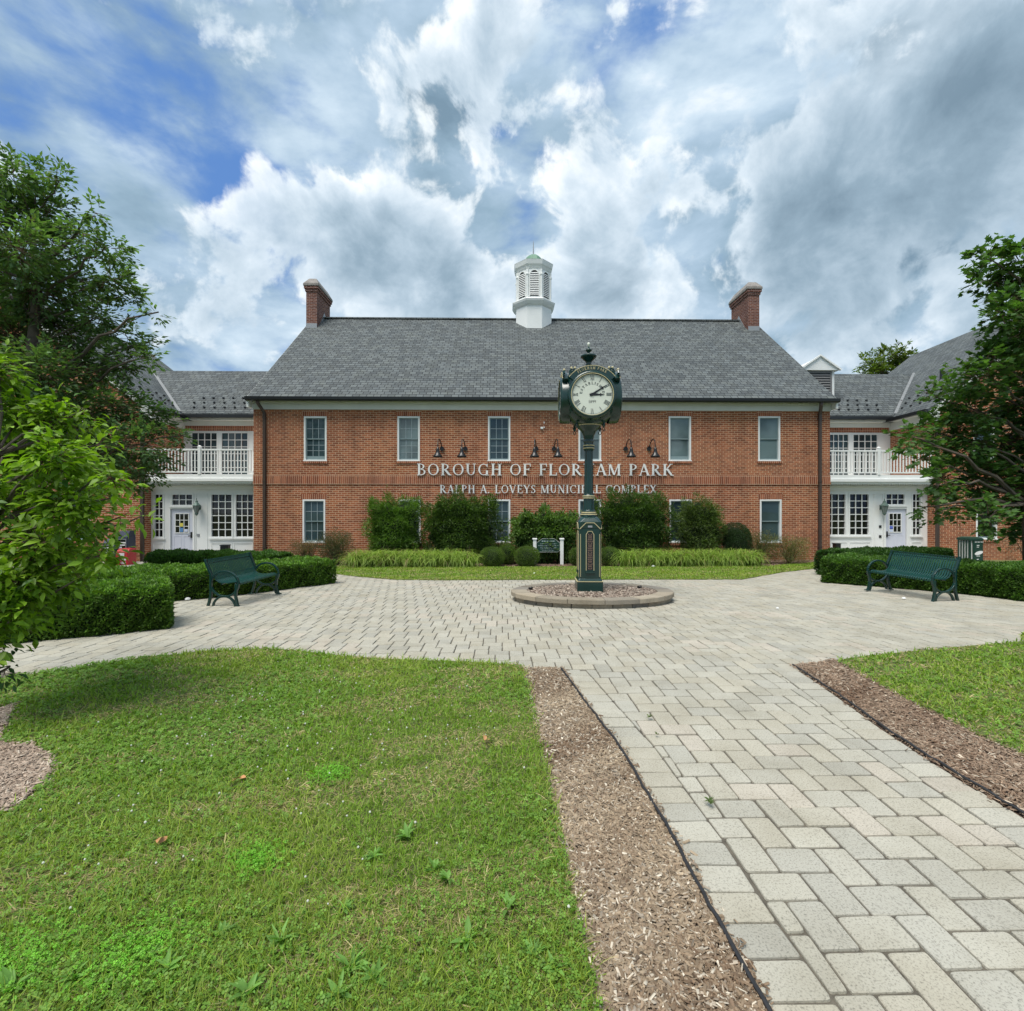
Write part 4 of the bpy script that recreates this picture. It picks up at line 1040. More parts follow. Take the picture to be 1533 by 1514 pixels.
CKX = W(881.3, 700, 9.15).x; CKY = 9.15
ck = empty('street_clock', (CKX, CKY, pg+.155), R(-3), 'tall dark green four-faced street clock with cream trim standing in the stone planter', 'clock')
B0 = -(pg+.155)            # to convert world z to local
def Z(z): return z+B0
def sq(mb, hw0, hw1, z0, z1, ch=0.0):
    def rg(h, z):
        c = ch*h; return [(h-c,-h,z),(h,-h+c,z),(h,h-c,z),(h-c,h,z),(-h+c,h,z),(-h,h-c,z),(-h,-h+c,z),(-h+c,-h,z)]
    mb.rings([rg(hw0, z0), rg(hw1, z1)])
m = MB(); zg0 = .0; sq(m, .235, .235, 0, Z(.21), .04); sq(m, .225, .2, Z(.222), Z(.27), .06); m.build('base', M['green'], ck, bevel=.006)
m = MB(); sq(m, .24, .24, Z(.2105), Z(.2215), .04); m.build('gold_band', M['gold'], ck)
m = MB(); sq(m, .2, .2, Z(.2705), Z(1.18), .12)
m.rings([[(h-c,-h,z),(h,-h+c,z),(h,h-c,z),(h-c,h,z),(-h+c,h,z),(-h,h-c,z),(-h,-h+c,z),(-h+c,-h,z)] for h, c, z in ((.205,.02,Z(1.181)),(.212,.04,Z(1.3)),(.17,.07,Z(1.37)),(.14,.075,Z(1.4)))])
ped = m.build('pedestal', M['green'], ck, bevel=.005)
for k in range(4):
    m = MB(); g_ = MB(); l_ = MB()
    z0, z1 = Z(.42), Z(1.1)
    m.box(-.055, .055, -.206, -.199, z0, z1)
    frame = [(-.07, z0-.01), (-.07, z1-.03), (-.035, z1+.03), (.035, z1+.03), (.07, z1-.03), (.07, z0-.01)]
    g_.bar([(x, -.204, z) for x, z in frame], .008, .01, (0, 1, 0)); 
    for x in (-.172, .172): g_.box(x-.004, x+.004, -.2045, -.199, Z(.3), Z(1.08))
    pts = [(-.19, Z(1.17)), (-.075, Z(1.285)), (.075, Z(1.285)), (.19, Z(1.17))]; g_.bar([(x, -.214, z) for x, z in pts], .008, .012, (0, 1, 0))
    zz = z0+.02
    while zz < z1-.03:
        hh = .02; wch = rnd.uniform(.03, .045); l_.box(-wch, wch, -.21, -.2062, zz, zz+.008); l_.box(-wch, -wch+.014, -.21, -.2062, zz+.0085, zz+.026); l_.box(wch-.014, wch, -.21, -.2062, zz+.0085, zz+.026)
        if rnd.random() < .6: l_.box(-.007, .007, -.2095, -.2062, zz+.0085, zz+.03)
        zz += .041
    a = m.build('name_panel', M['black'], ck); a.rotation_euler.z = k*math.pi/2
    b = l_.build('raised_letters', M['bronze'], a); c = g_.build('panel_trim', M['gold'], a)
    m = MB(); m.box(-.085, .085, -.225, -.199, Z(.36), Z(.395)); m.box(-.07, .07, -.218, -.199, Z(.3955), Z(.415)); m.build('panel_ledge', M['green'], a, bevel=.005)
    if k == 0: m = MB(); m.box(-.04, .04, -.2175, -.199, Z(1.2), Z(1.235)); m.build('maker_plate', M['grey'], a)
m = MB()
def fluted(r0, r1, z0, z1, n=16):
    def rg(r, z): return [((r if i % 2 else r*.9)*math.cos(math.pi*i/n), (r if i % 2 else r*.9)*math.sin(math.pi*i/n), z) for i in range(2*n)]
    m.rings([rg(r0, z0), rg(r1, z1)])
m.lathe([(.155, Z(1.4)), (.15, Z(1.43)), (.13, Z(1.44)), (.125, Z(1.5)), (.115, Z(1.52))], 0, 0, 24); fluted(.105, .1, Z(1.52), Z(1.73), 8); m.lathe([(.11, Z(1.73)), (.115, Z(1.76)), (.1, Z(1.79)), (.09, Z(1.81))], 0, 0, 24)
fluted(.088, .075, Z(1.81), Z(2.62), 10); m.lathe([(.09, Z(2.62)), (.1, Z(2.66)), (.1, Z(2.7)), (.085, Z(2.72)), (.085, Z(2.76)), (.1, Z(2.79)), (.09, Z(2.83)), (.1, Z(2.9)), (.14, Z(2.98)), (.2, Z(3.04)), (.235, Z(3.08))], 0, 0, 32)
m.build('post', M['green'], ck, smooth=False, bevel=0)
m = MB()
for r, z in ((.132, 1.46), (.152, 1.425), (.113, 1.765), (.11, 1.73), (.102, 2.655), (.102, 2.705), (.235, 3.075)): m.lathe([(r, Z(z)), (r+.006, Z(z)+.006), (r+.006, Z(z)+.014), (r, Z(z)+.02)], 0, 0, 32)
m.build('gold_ring', M['gold'], ck)
# head
def rsq(h, z, p=4.5, n=40):
    o = []
    for i in range(n):
        a = 2*math.pi*i/n; c, s_ = math.cos(a), math.sin(a); r = h/((abs(c)**p+abs(s_)**p)**(1/p)); o.append((r*c, r*s_, z))
    return o
m = MB(); m.rings([rsq(*v) for v in ((.22, Z(3.085), 2.4), (.3, Z(3.12), 3), (.39, Z(3.2), 4), (.435, Z(3.32), 5), (.45, Z(3.5), 5), (.45, Z(3.8), 5), (.43, Z(3.93), 5), (.35, Z(4.03), 4), (.2, Z(4.1), 3), (.07, Z(4.14), 2), (.05, Z(4.2), 2))])
head = m.build('clock_head', M['green'], ck, smooth=True)
DZ = Z(3.555); RD = .355
num = ['XII', 'I', 'II', 'III', 'IIII', 'V', 'VI', 'VII', 'VIII', 'IX', 'X', 'XI']
def ry(mb, r, y): return [(r*math.cos(2*math.pi*i/48), y, DZ+r*math.sin(2*math.pi*i/48)) for i in range(48)]
for k in range(4):
    d = MB(); d.rings([ry(None, RD, -.44), ry(None, RD, -.455)]); dl = d.build('dial', M['dial'], ck); dl.rotation_euler.z = k*math.pi/2
    b = MB(); rs = [ry(None, r, y) for r, y in ((.43, -.3), (.425, -.44), (.415, -.475), (.385, -.49), (.365, -.485), (.358, -.4545))]; b.rings(rs, False, False); b.build('bezel', M['green'], dl, smooth=True); dl.location = tuple(Matrix.Rotation(k*math.pi/2, 3, 'Z') @ Vector((0, -.06, 0)))
    g = MB(); g.rings([ry(None, .362, -.4862), ry(None, .368, -.489), ry(None, .374, -.4875)], False, False); g.build('gold_ring', M['gold'], dl)
    if k in (0, 1, 3):
        h = MB()
        for i, s_ in enumerate(num):
            a = R(90-30*i); u = Vector((math.cos(a), 0, math.sin(a))); v = Vector((math.sin(a), 0, -math.cos(a)))
            wd = {1: .018, 2: .034, 3: .05, 4: .066}.get(len(s_), .05) * (1.25 if ('X' in s_ or 'V' in s_) else 1)
            text_mesh(h, s_, wd*1.2, .086, lambda x, y, dd, u=u, v=v, wd=wd: tuple(v*(x-wd*.6)+u*(.25+y)+Vector((0, -.4555-dd, DZ))), .002, .0)
        def arc(text, r, hgt, mid, span):
            tot = R(span)
            text_mesh(h, text, r*tot, hgt, lambda x, y, dd: (lambda a: (math.cos(a)*(r+y), -.4555-dd, DZ+math.sin(a)*(r+y)))(R(mid)+tot/2-x/r), .002, .35)
        arc('ESTABLISHED', .178, .044, 90, 172)
        text_mesh(h, '1899', .13, .048, lambda x, y, dd: (-.065+x, -.4555-dd, DZ-.15+y), .002, .12)
        h.rings([[(r*math.cos(2*math.pi*i/48), -.4557, DZ+r*math.sin(2*math.pi*i/48)) for i in range(48)] for r in (.345, .342)], False, False)
        h.build('numerals', M['black'], dl, uv=False, normals=False)
        hd = MB()
        for L, w_, ang, y in ((.305, .04, 33, -.463), (.215, .05, -2, -.46)):
            a = R(ang); u = Vector((math.cos(a), 0, math.sin(a))); v = Vector((-math.sin(a), 0, math.cos(a)))
            P = [(-.05, .3), (-.02, .9), (.3*L, .8), (.62*L, .5), (.68*L, 1.3), (.76*L, .5), (L, .12)]
            fr = [tuple(u*x+v*w_*s_/2+Vector((0, y, DZ))) for x, s_ in P]+[tuple(u*x-v*w_*s_/2+Vector((0, y, DZ))) for x, s_ in reversed(P)]
            bk = [(x, yy+.002, z) for x, yy, z in fr]; nn = len(fr); hd.add(fr+bk, [tuple(range(nn))]+[(i, (i+1) % nn, nn+(i+1) % nn, nn+i) for i in range(nn)])
        hd.rings([[(.028*math.cos(a), y, DZ+.028*math.sin(a)) for a in [2*math.pi*i/14 for i in range(14)]] for y in (-.457, -.468)])
        hd.build('clock_hands', M['black'], dl, uv=False)
    # arched header with town name
    p = MB(); A0, A1 = R(38), R(142)
    def ap(r, a, y): return (r*math.cos(a), y, DZ+r*math.sin(a))
    rs = [[ap(r, A0+(A1-A0)*i/24, y) for r, y in ((.42,-.36),(.42,-.452),(.51,-.452),(.51,-.36))] for i in range(25)]; p.rings(rs); hdr = p.build('header_arch', M['green'], dl)
    gt = MB()
    for r_ in (.512,): gt.tube([ap(r_, A0+(A1-A0)*i/24, -.45) for i in range(25)], .007, 5)
    gt.build('panel_trim', M['gold'], hdr)
    h2 = MB(); tot = R(66); r_ = .442; text_mesh(h2, 'FLORHAM PARK', r_*tot, .052, lambda x, y, dd: (lambda a: ((r_+y)*math.cos(a), -.4535-dd, DZ+(r_+y)*math.sin(a)))(R(90)+tot/2-x/r_), .003, .28)
    h2.build('raised_letters', M['gold'], hdr, uv=False, normals=False)
    sc = MB()
    for sg in (-1, 1):
        for cxx, cz, r0, turns, dr in ((.34*sg, DZ+.36, .06, 1.5, 1),):
            sc.tube([(cxx+sg*math.cos(th)*r0*(1-.5*th/(turns*6.28)), -.44, cz+math.sin(th)*r0*(1-.5*th/(turns*6.28))) for th in [turns*6.28*i/22 for i in range(23)]], .013, 6)
        sc.tube([(.30*sg, -.43, DZ+.4), (.33*sg, -.43, DZ+.46), (.37*sg, -.42, DZ+.455), (.4*sg, -.42, DZ+.4)], .018, 6)
    sc.build('scroll', M['green'], dl)
    bl = MB()
    for sg in (-1, 1):
        for bx in (.3, .36): bl.lathe([(.004, DZ+.455), (.02, DZ+.465), (.024, DZ+.482), (.014, DZ+.498), (.002, DZ+.503)], bx*sg, -.42, 10)
    bl.build('scroll_finial', M['gold'], dl)
    # corner bosses and drop rings
    a = math.pi/4; bs = MB(); cxx, cyy_ = .36*math.cos(-a), .36*math.sin(-a)
    bs.lathe([(.01, Z(3.29)), (.045, Z(3.26)), (.05, Z(3.22)), (.03, Z(3.17)), (.02, Z(3.1)), (.035, Z(3.06)), (.015, Z(3.02))], cxx*.95, cyy_*.95, 12)
    bs.tube([(cxx*.95+.03*math.cos(th)*math.cos(-a+1.57), cyy_*.95+.03*math.cos(th)*math.sin(-a+1.57), Z(2.985)+.035*math.sin(th)) for th in [6.2832*i/14 for i in range(15)]], .007, 6)
    o = bs.build('corner_boss', M['green'], ck); o.rotation_euler.z = k*math.pi/2
m = MB(); m.lathe([(.05, Z(4.19)), (.06, Z(4.22)), (.045, Z(4.25)), (.06, Z(4.28)), (.1, Z(4.32)), (.142, Z(4.36)), (.15, Z(4.385)), (.14, Z(4.395)), (.04, Z(4.41)), (.022, Z(4.44)), (.03, Z(4.46)), (.06, Z(4.485)), (.064, Z(4.5)), (.02, Z(4.52)), (.012, Z(4.56))], 0, 0, 24); m.build('finial', M['green'], ck, smooth=True)
m = MB(); m.lathe([(.012, Z(4.555)), (.018, Z(4.575)), (.03, Z(4.6)), (.028, Z(4.622)), (.012, Z(4.635))], 0, 0, 14); m.build('finial_ball', M['dial'], ck, smooth=True)

# ================================================================== benches
def bench(A, B, side, lab):
    """A near end centre, B far end centre (ground); side=+1 faces +x"""
    d = (B-A); L = math.hypot(d.x, d.y); ang = math.atan2(d.y, d.x); mid = (A+B)/2
    flip = side > 0
    t = empty('park_bench', (mid.x, mid.y, gz(mid.y)+.0), ang+(0 if side < 0 else math.pi), lab, 'bench', 'slatted green metal benches around the plaza')
    # local: x along, front is -y?  for side<0 (faces -x) with length along +y: front = local +y ; rotate so front=+y
    t.rotation_euler.z = ang if side < 0 else ang+math.pi
    tl = math.atan((gz(B.y)-gz(A.y))/L)
    F = 1.0
    prof = [(-.3,.815),(-.325,.8),(-.315,.775),(-.285,.72),(-.235,.6),(-.195,.51),(-.165,.455),(-.11,.42),(-.03,.405),(.08,.41),(.17,.425),(.22,.425),(.25,.405),(.25,.375)]
    n = 28; s = MB()
    for i in range(n):
        x = -L/2+.06+(L-.12)*i/(n-1)
        if i in (n//2,): pass
        s.bar([(x, y, z) for y, z in prof], .026, .008, (1, 0, 0))
    s.build('seat_slats', M['benchgreen'], t)
    r = MB()
    for y, z in ((-.302,.745),(-.21,.52),(-.05,.395),(.19,.412)): r.tube([(-L/2+.03, y, z), (L/2-.03, y, z)], .012, 6)
    r.build('cross_rail', M['green'], t)
    for x in (-L/2, L/2):
        f = MB(); X = (1, 0, 0); w = .045
        f.bar([(x, y, z) for y, z in [(-.315,.825),(-.3,.76),(-.25,.64),(-.215,.57),(-.215,.3),(-.215,.2),(-.25,.08),(-.275,.0)]], w, .04, X)
        th = [R(200-i*12) for i in range(0, 31)]
        cyy2, czz, rr_y, rr_z = .03, .4, .245, .215
        f.bar([(x, cyy2+rr_y*math.cos(a), czz+rr_z*math.sin(a)) for a in [R(165-15*i) for i in range(0, 23)]], w-.004, .032, X)
        f.bar([(x, -.26, .66), (x, -.225, .6), (x, -.2, .54), (x, -.15, .55), (x, -.1, .585)], w-.01, .03, X)
        f.bar([(x, y, z) for y, z in [(.235,.4),(.235,.3),(.225,.18),(.25,.06),(.275,.0)]], w-.002, .042, X)
        f.bar([(x, .02+.2*math.cos(a), .0+.19*math.sin(a)) for a in [R(5+17*i) for i in range(11)]], w-.006, .034, X)
        for y in (-.275, .275): f.box(x-.035, x+.035, y-.05, y+.05, -.001, .018)
        f.build('end_frame', M['green'], t, bevel=.006)
    return t
def gp(px, py):
    g = G(px, py); return Vector((g.x, g.y))
bA, bB = gp(334, 907.5), gp(397, 891.0)
bench(bA, bB, 1, 'teal-green slatted metal bench in front of the hedges on the newspaper box side')
bench(gp(1415, 900), gp(1316, 885), -1, 'dark green slatted metal bench backing on the low hedge by the maple')

# ================================================================== bins, boxes, sign, small things
def bin_(px, py, wpx, lab, panel=False, hgt=.92):
    g = G(px, py); t = empty('litter_bin', (g.x, g.y, g.z), 0, lab, 'litter bin'); w = wpx/F_*g.y/2
    m = MB(); m.box(-w*.93, w*.93, -w*.93, w*.93, .02, hgt-.1); m.build('liner', M['white'] , t) if True else None
    m = MB(); n = 5
    for k in range(4):
        for i in range(n):
            x = -w+.02+(2*w-.04)*i/(n-1); 
            for a, b in ((x, -w-.01),): pass
            c_, s_ = [(1, 0), (0, 1), (-1, 0), (0, -1)][k]
            P = [(x-.022, -w-.012), (x+.022, -w-.012), (x+.022, -w), (x-.022, -w)]
            if panel and k == 0 and i > 1: continue
            P = [(p*c_-q_*s_, p*s_+q_*c_) for p, q_ in P]
            m.add([(a, b, z) for z in (.03, hgt-.08) for a, b in P], [(0,1,5,4),(1,2,6,5),(2,3,7,6),(3,0,4,7),(0,3,2,1),(4,5,6,7)])
    m.box(-w-.015, w+.015, -w-.015, w+.015, .0, .05); m.build('slats', M['signgreen'], t)
    m = MB(); m.box(-w-.03, w+.03, -w-.03, w+.03, hgt-.09, hgt-.02); m.frustum((-w-.03,w+.03,-w-.03,w+.03),(-w*.7,w*.7,-w*.7,w*.7),hgt-.019,hgt+.03); m.build('lid', M['signgreen'], t, bevel=.01)
    if panel:
        m = MB(); m.box(-w*.35, w+.012, -w-.02, -w-.002, .05, hgt-.1); pn_ = m.build('panel', M['signgreen'], t)
        m = MB()
        for i in range(6):
            x = -w*.25+i*w*.24; m.box(x, x+w*.12, -w-.024, -w-.0205, hgt-.15, hgt-.12); m.box(x, x+w*.12, -w-.024, -w-.0205, .07, .1)
        m.rings([[(w*.38+rx_*math.cos(a), y, hgt*.46+rz_*math.sin(a)+.25*rx_*math.cos(a)) for a in [6.2832*i/16 for i in range(16)]] for y, rx_, rz_ in ((-w-.0205, .14, .06), (-w-.024, .14, .06))])
        m.box(w*.0, w*.55, -w-.0245, -w-.0205, hgt*.34, hgt*.36)
        for zz, wd in ((hgt*.72, .4), (hgt*.66, .32), (hgt*.22, .3)): m.box(w*.05, w*.05+wd*w, -w-.0235, -w-.0205, zz, zz+.022)
        m.build('panel_print', M['white'], pn_)
    return t
bin_(384, 838, 18, 'green slatted litter bin beyond the hedge at the hall corner downspout')
bin_(1452, 846, 19, 'green slatted litter bin with a printed white-on-green panel by the wing wall', True)
def news(px, py, wpx, hpx, mat, lab, win=True, logo=False):
    g = G(px, py); k = g.y/F_; w, h = wpx*k/2, hpx*k
    t = empty('newspaper_box', (g.x, g.y, g.z+.01), 0, lab, 'newspaper box')
    m = MB(); m.box(-w, w, -.2, .2, .0 if not win else .06, h*.8); m.frustum((-w,w,-.2,.2),(-w,w,-.08,.2), h*.801, h) ; m.build('body', M[mat], t, bevel=.012)
    if win:
        m = MB(); frame_rect(m, -w*.8, w*.8, h*.36, h*.76, .02, -.215, -.201); m.build('door_frame', M['grey'], t)
        m = MB(); m.box(-w*.72, w*.72, -.208, -.2015, h*.4, h*.72); m.build('window', M['glassdark'], t)
        m = MB(); m.box(-w*.7, w*.7, -.2115, -.2085, h*.62, h*.66); m.box(-w*.7, w*.6, -.2115, -.2085, h*.55, h*.585); m.box(-w*.6, -w*.05, -.2115, -.2085, h*.43, h*.52); m.build('front_page', M['white'], t)
        m = MB(); m.box(-w*.5, w*.5, -.14, .14, .0, .062); m.build('foot', M['dark'], t)
    else:
        m = MB()
        if logo: m.box(-w*.45, w*.45, -.208, -.2012, h*.5, h*.75)
        m.box(-w*.75, w*.75, -.208, -.2012, h*.3, h*.4); m.box(-w*.7, w*.7, -.208, -.2012, h*.08, h*.22); m.build('front_print', M['white'], t)
    return t
news(189, 846, 17, 24, 'red', 'short red newspaper box with white printed front beside the wing downspout', False, True)
news(189.5, 843, 15, 47, 'navy', 'tall dark blue newspaper box standing behind the red box'); news(170, 843.5, 19, 36, 'navy', 'wider dark blue newspaper box half hidden by the leafy shrub')
news(171, 847, 15, 13, 'red', 'low red-orange newspaper box half hidden by the leafy shrub', False)
# garden sign
ga, gb_ = G(800.5, 845), G(841, 843.5); y0 = 16.7
xa_, xb_ = W(800.5, 800, y0).x, W(841, 800, y0).x; zg = gz(y0)
t = empty('garden_sign', ((xa_+xb_)/2, y0, zg), 0, 'dark green garden sign with light lettering between two white posts', 'sign'); mx = (xa_+xb_)/2; hx = (xb_-xa_)/2
for s_ in (-1, 1):
    m = MB(); m.box(hx*s_-.055, hx*s_+.055, -.055, .055, -.03, .86); m.frustum((hx*s_-.08,hx*s_+.08,-.08,.08),(hx*s_-.07,hx*s_+.07,-.07,.07),.861,.9); m.build('post', M['white'], t, bevel=.004)
zq = lambda p: W(820, p, y0).z-zg
ol = [(-.36, zq(826.5)), (.33, zq(826.5)), (.4, zq(824)), (.4, zq(813)), (.2, zq(806.5)), (-.2, zq(806.5)), (-.4, zq(813)), (-.4, zq(820))]
m = MB(); m.add([(x, y, z) for y in (-.02, .02) for x, z in ol], [tuple(range(8)), tuple(reversed(range(8, 16)))]+[(i, (i+1) % 8, 8+(i+1) % 8, 8+i) for i in range(8)]); pnl = m.build('panel', M['signgreen'], t)
m = MB(); m.bar([(x, -.022, z) for x, z in ol+[ol[0]]], .008, .009, (0, 1, 0)); m.build('border', M['trim'], pnl)
m = MB()
for pz, L_, hh in ((810.3, .22, .035), (814.3, .27, .016), (816.9, .34, .016), (819.4, .27, .016), (821.8, .26, .016), (824.2, .2, .014)):
    x = -L_
    while x < L_:
        w_ = rnd.uniform(.02, .05); m.box(x, min(x+w_, L_), -.026, -.0205, zq(pz)-hh/2, zq(pz)+hh/2); x += w_+.02
m.build('sign_lettering', M['muntin'], pnl)
# ground spots / meter
g = G(1206, 836); t = empty('ground_light', (g.x, 17.6, gz(17.6)), 0, 'small grey ground fixture on a stake by the hall downspout', 'light fixture')
m = MB(); m.lathe([(.02, 0), (.02, .18)], 0, 0, 8); m.build('stake', M['dark'], t); m = MB(); m.box(-.09, .09, -.06, .06, .18, .34); m.frustum((-.1,.1,-.07,.07),(-.03,.03,-.03,.03),.341,.42); m.build('housing', M['grey'], t, bevel=.01)
g = G(363, 838); t = empty('ashtray_post', (g.x, 17.9, gz(17.9)), 0, 'small black box standing against the white entrance panelling', 'ash receptacle')
m = MB(); m.box(-.14, .14, -.1, .1, 0, .6); m.build('body', M['black'], t, bevel=.02); m = MB(); m.box(-.15, .15, -.11, .11, .601, .64); m.build('lid', M['dark'], t, bevel=.01)
t = empty('ashtray_post', (XR+.12, 18.2, gz(18.2)), 0, 'small black box beside the hall corner below the entrance windows', 'ash receptacle')
m = MB(); m.box(-.1, .1, -.1, .1, 0, .62); m.build('body', M['black'], t, bevel=.02); m = MB(); m.box(-.11, .11, -.11, .11, .621, .65); m.build('lid', M['dark'], t, bevel=.01)
def pebble(px, py, r, mat, lab, cat='stone', name='stone'):
    g = G(px, py); m = MB(); m.lathe([(r*.6, 0), (r, r*.3), (r*.85, r*.75), (r*.3, r)], 0, 0, 7); o = m.build(name, M[mat], uv=False); o.location = (g.x, g.y, g.z+.005); o.rotation_euler.z = rnd.random()*6; tag(o, lab, cat)
pebble(281, 899, .05, 'white', 'pale stone lying against the hedge behind the bench'); pebble(978, 849.5, .06, 'white', 'small white stone at the edge of the daylily bed'); pebble(800, 860, .04, 'white', 'white scrap on the far lawn strip', 'scrap', 'paper_scrap')
pebble(1353, 897.5, .035, 'white', 'white scrap on the pavers under the dark bench', 'scrap', 'paper_scrap'); pebble(1164, 912, .025, 'white', 'tiny pale scrap on the open paving', 'scrap', 'paper_scrap')
# ================================================================== plants
def orient_out(N, jit):
    """leaf axes roughly along N with jitter"""
    d = N + rng.normal(0, jit, N.shape); d /= np.linalg.norm(d, axis=1)[:, None]
    return euler_mats(np.arctan2(d[:, 1], d[:, 0]), np.arcsin(np.clip(d[:, 2], -1, 1)), rng.normal(0, .8, len(d)))
def hedge(name, path, width, h, dens, lab, c1, c2, size=.035, round_=.08):
    """clipped hedge along a polyline of world xy points"""
    for _ in range(3):
        path = [path[0]]+[(a[0]*(1-k)+b[0]*k, a[1]*(1-k)+b[1]*k) for a, b in zip(path, path[1:]) for k in (.25, .75)]+[path[-1]]
    P = [Vector((p[0], p[1])) for p in path]; n = 0; pos, nor = [], []
    t = empty(name, (P[0].x, P[0].y, 0), 0, lab, 'hedge'); ox = A_([P[0].x, P[0].y, 0])
    core = MB(); L = [0]
    for a, b in zip(P, P[1:]): L.append(L[-1]+(b-a).length)
    def at(s):
        for i in range(len(P)-1):
            if s <= L[i+1] or i == len(P)-2:
                u = (s-L[i])/(L[i+1]-L[i]); return P[i]+(P[i+1]-P[i])*u, (VD[i]*(1-u)+VD[i+1]*u).normalized()
    sd_ = [(b-a).normalized() for a, b in zip(P, P[1:])]; VD = [sd_[0]]+[(a+b).normalized() for a, b in zip(sd_, sd_[1:])]+[sd_[-1]]
    tot = L[-1]; rs = []
    K = max(4, int(tot/.3))
    for k in range(K+1):
        p, d = at(.07+(tot-.14)*k/K); nn = Vector((-d.y, d.x)); hw = width/2-.12; z0 = gz(p.y)-ox[2]
        rs.append([(p.x+nn.x*a-ox[0], p.y+nn.y*a-ox[1], z0+z) for a, z in ((-hw, .0), (-hw, h-.2), (-hw+.07, h-.13), (hw-.07, h-.13), (hw, h-.2), (hw, .0))])
    core.rings(rs); core.build('shade_core', M['hedgecore'], t)  # solid dark hull standing in for the shade inside the hedge
    per = 2*h+width; m = int(tot*per*dens)
    s = rng.random(m)*tot; u = rng.random(m)*per
    for si, ui in zip(s, u):
        p, d = at(si); nn = Vector((-d.y, d.x))
        bmp = .022*math.sin(si*9+ui*7)+.016*math.sin(si*23-ui*17)+.02*math.sin(si*4.1)
        if ui < h: a, z, na, nz = -width/2-bmp, ui, -1, .15
        elif ui < h+width: a, z, na, nz = ui-h-width/2, h+bmp, 0, 1
        else: a, z, na, nz = width/2+bmp, per-ui, 1, .15
        # round the corners
        e = max(0, abs(a)-(width/2-round_)); f = max(0, z-(h-round_))
        if e > 0 and f > 0:
            q = math.hypot(e, f)
            if q > round_: a -= math.copysign(e*(1-round_/q), a); z -= f*(1-round_/q)
            na, nz = math.copysign(e, a), f
        if z < .05: a *= .94
        pos.append((p.x+nn.x*a-ox[0], p.y+nn.y*a-ox[1], gz(p.y)+z)); nor.append((nn.x*na, nn.y*na, nz+.35))
    for end, sgn in ((0, -1), (tot, 1)):
        for _ in range(int(width*h*dens)):
            p, d = at(end); nn = Vector((-d.y, d.x)); a = rnd.uniform(-width/2, width/2); z = rnd.uniform(.02, h-.01); 
            e = max(0, abs(a)-(width/2-round_)); f = max(0, z-(h-round_)); off = -(e*e+f*f)/(round_)*.6+.03*math.sin(a*20+z*14)
            pos.append((p.x+nn.x*a+d.x*sgn*off-ox[0], p.y+nn.y*a+d.y*sgn*off-ox[1], gz(p.y)+z)); nor.append((d.x*sgn, d.y*sgn, .4))
    pos, nor = A_(pos), A_(nor); n = len(pos); nor /= np.linalg.norm(nor, axis=1)[:, None]
    pos -= nor*np.abs(rng.normal(0, .03, n))[:, None]
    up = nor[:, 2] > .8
    c = cols(n, c1, c2, .18); c[up] *= 1.3  # upward-facing leaves lightened: light from above put into their colour
    clump = .75+.5*fnoise(np.stack([pos[:,0]*1.0+pos[:,2]*.7, pos[:,1]+pos[:,2]*1.3], 1), 14, 3)
    sc = rng.uniform(.7, 1.3, n)*size
    scatter('foliage', NEEDLE, pos, orient_out(nor, .55), np.stack([sc, sc*.42, sc], 1), c*clump[:, None], M['leaf'], t)
    return t
HC1, HC2 = (.055,.125,.02), (.13,.23,.034)
ga = G(262, 944); gb = G(0, 968)
hedge('clipped_hedge', [(ga.x-.42, ga.y+.5), (gb.x-.2, gb.y+.42), (-8.5, gb.y+.2)], .95, .6, 8000, 'clipped yew hedge nearest the near lawn, beside the leafy shrub', HC1, HC2, .04)
hedge('clipped_hedge', [(-4.45, 12.0), (-5.3, 10.6), (-6.15, 9.5), (-7.2, 9.25), (-9.2, 9.3)], 1.15, .56, 5200, 'long clipped yew hedge directly behind the teal bench', HC1, HC2, .045)
p0, p1 = G(240, 858), G(420, 858)
hedge('clipped_hedge', [(p0.x+.1, 13.9), (W(330,800,13.6).x, 13.8), (W(425,800,13.2).x, 13.0)], .9, .62, 3200, 'farthest clipped yew hedge in front of the newspaper box side entrance', HC1, (.05,.11,.02), .055, .2)
hedge('clipped_hedge', [(8.0, 11.95), (9.0, 10.8), (9.75, 9.7), (10.05, 8.4), (10.1, 7.0)], 1.2, .6, 5200, 'long clipped yew hedge behind the dark bench', (.04,.1,.018), (.1,.19,.03), .045)
hedge('clipped_hedge', [(W(1243,800,12.6).x+.3, 12.9), (W(1310,800,13.4).x, 13.7), (W(1400,800,13.8).x, 14.2), (W(1425,800,13.8).x, 13.8)], 1.0, .66, 3200, 'mounded clipped yew hedge in front of the dormer side entrance', (.02,.06,.012), (.05,.11,.02), .05, .2)

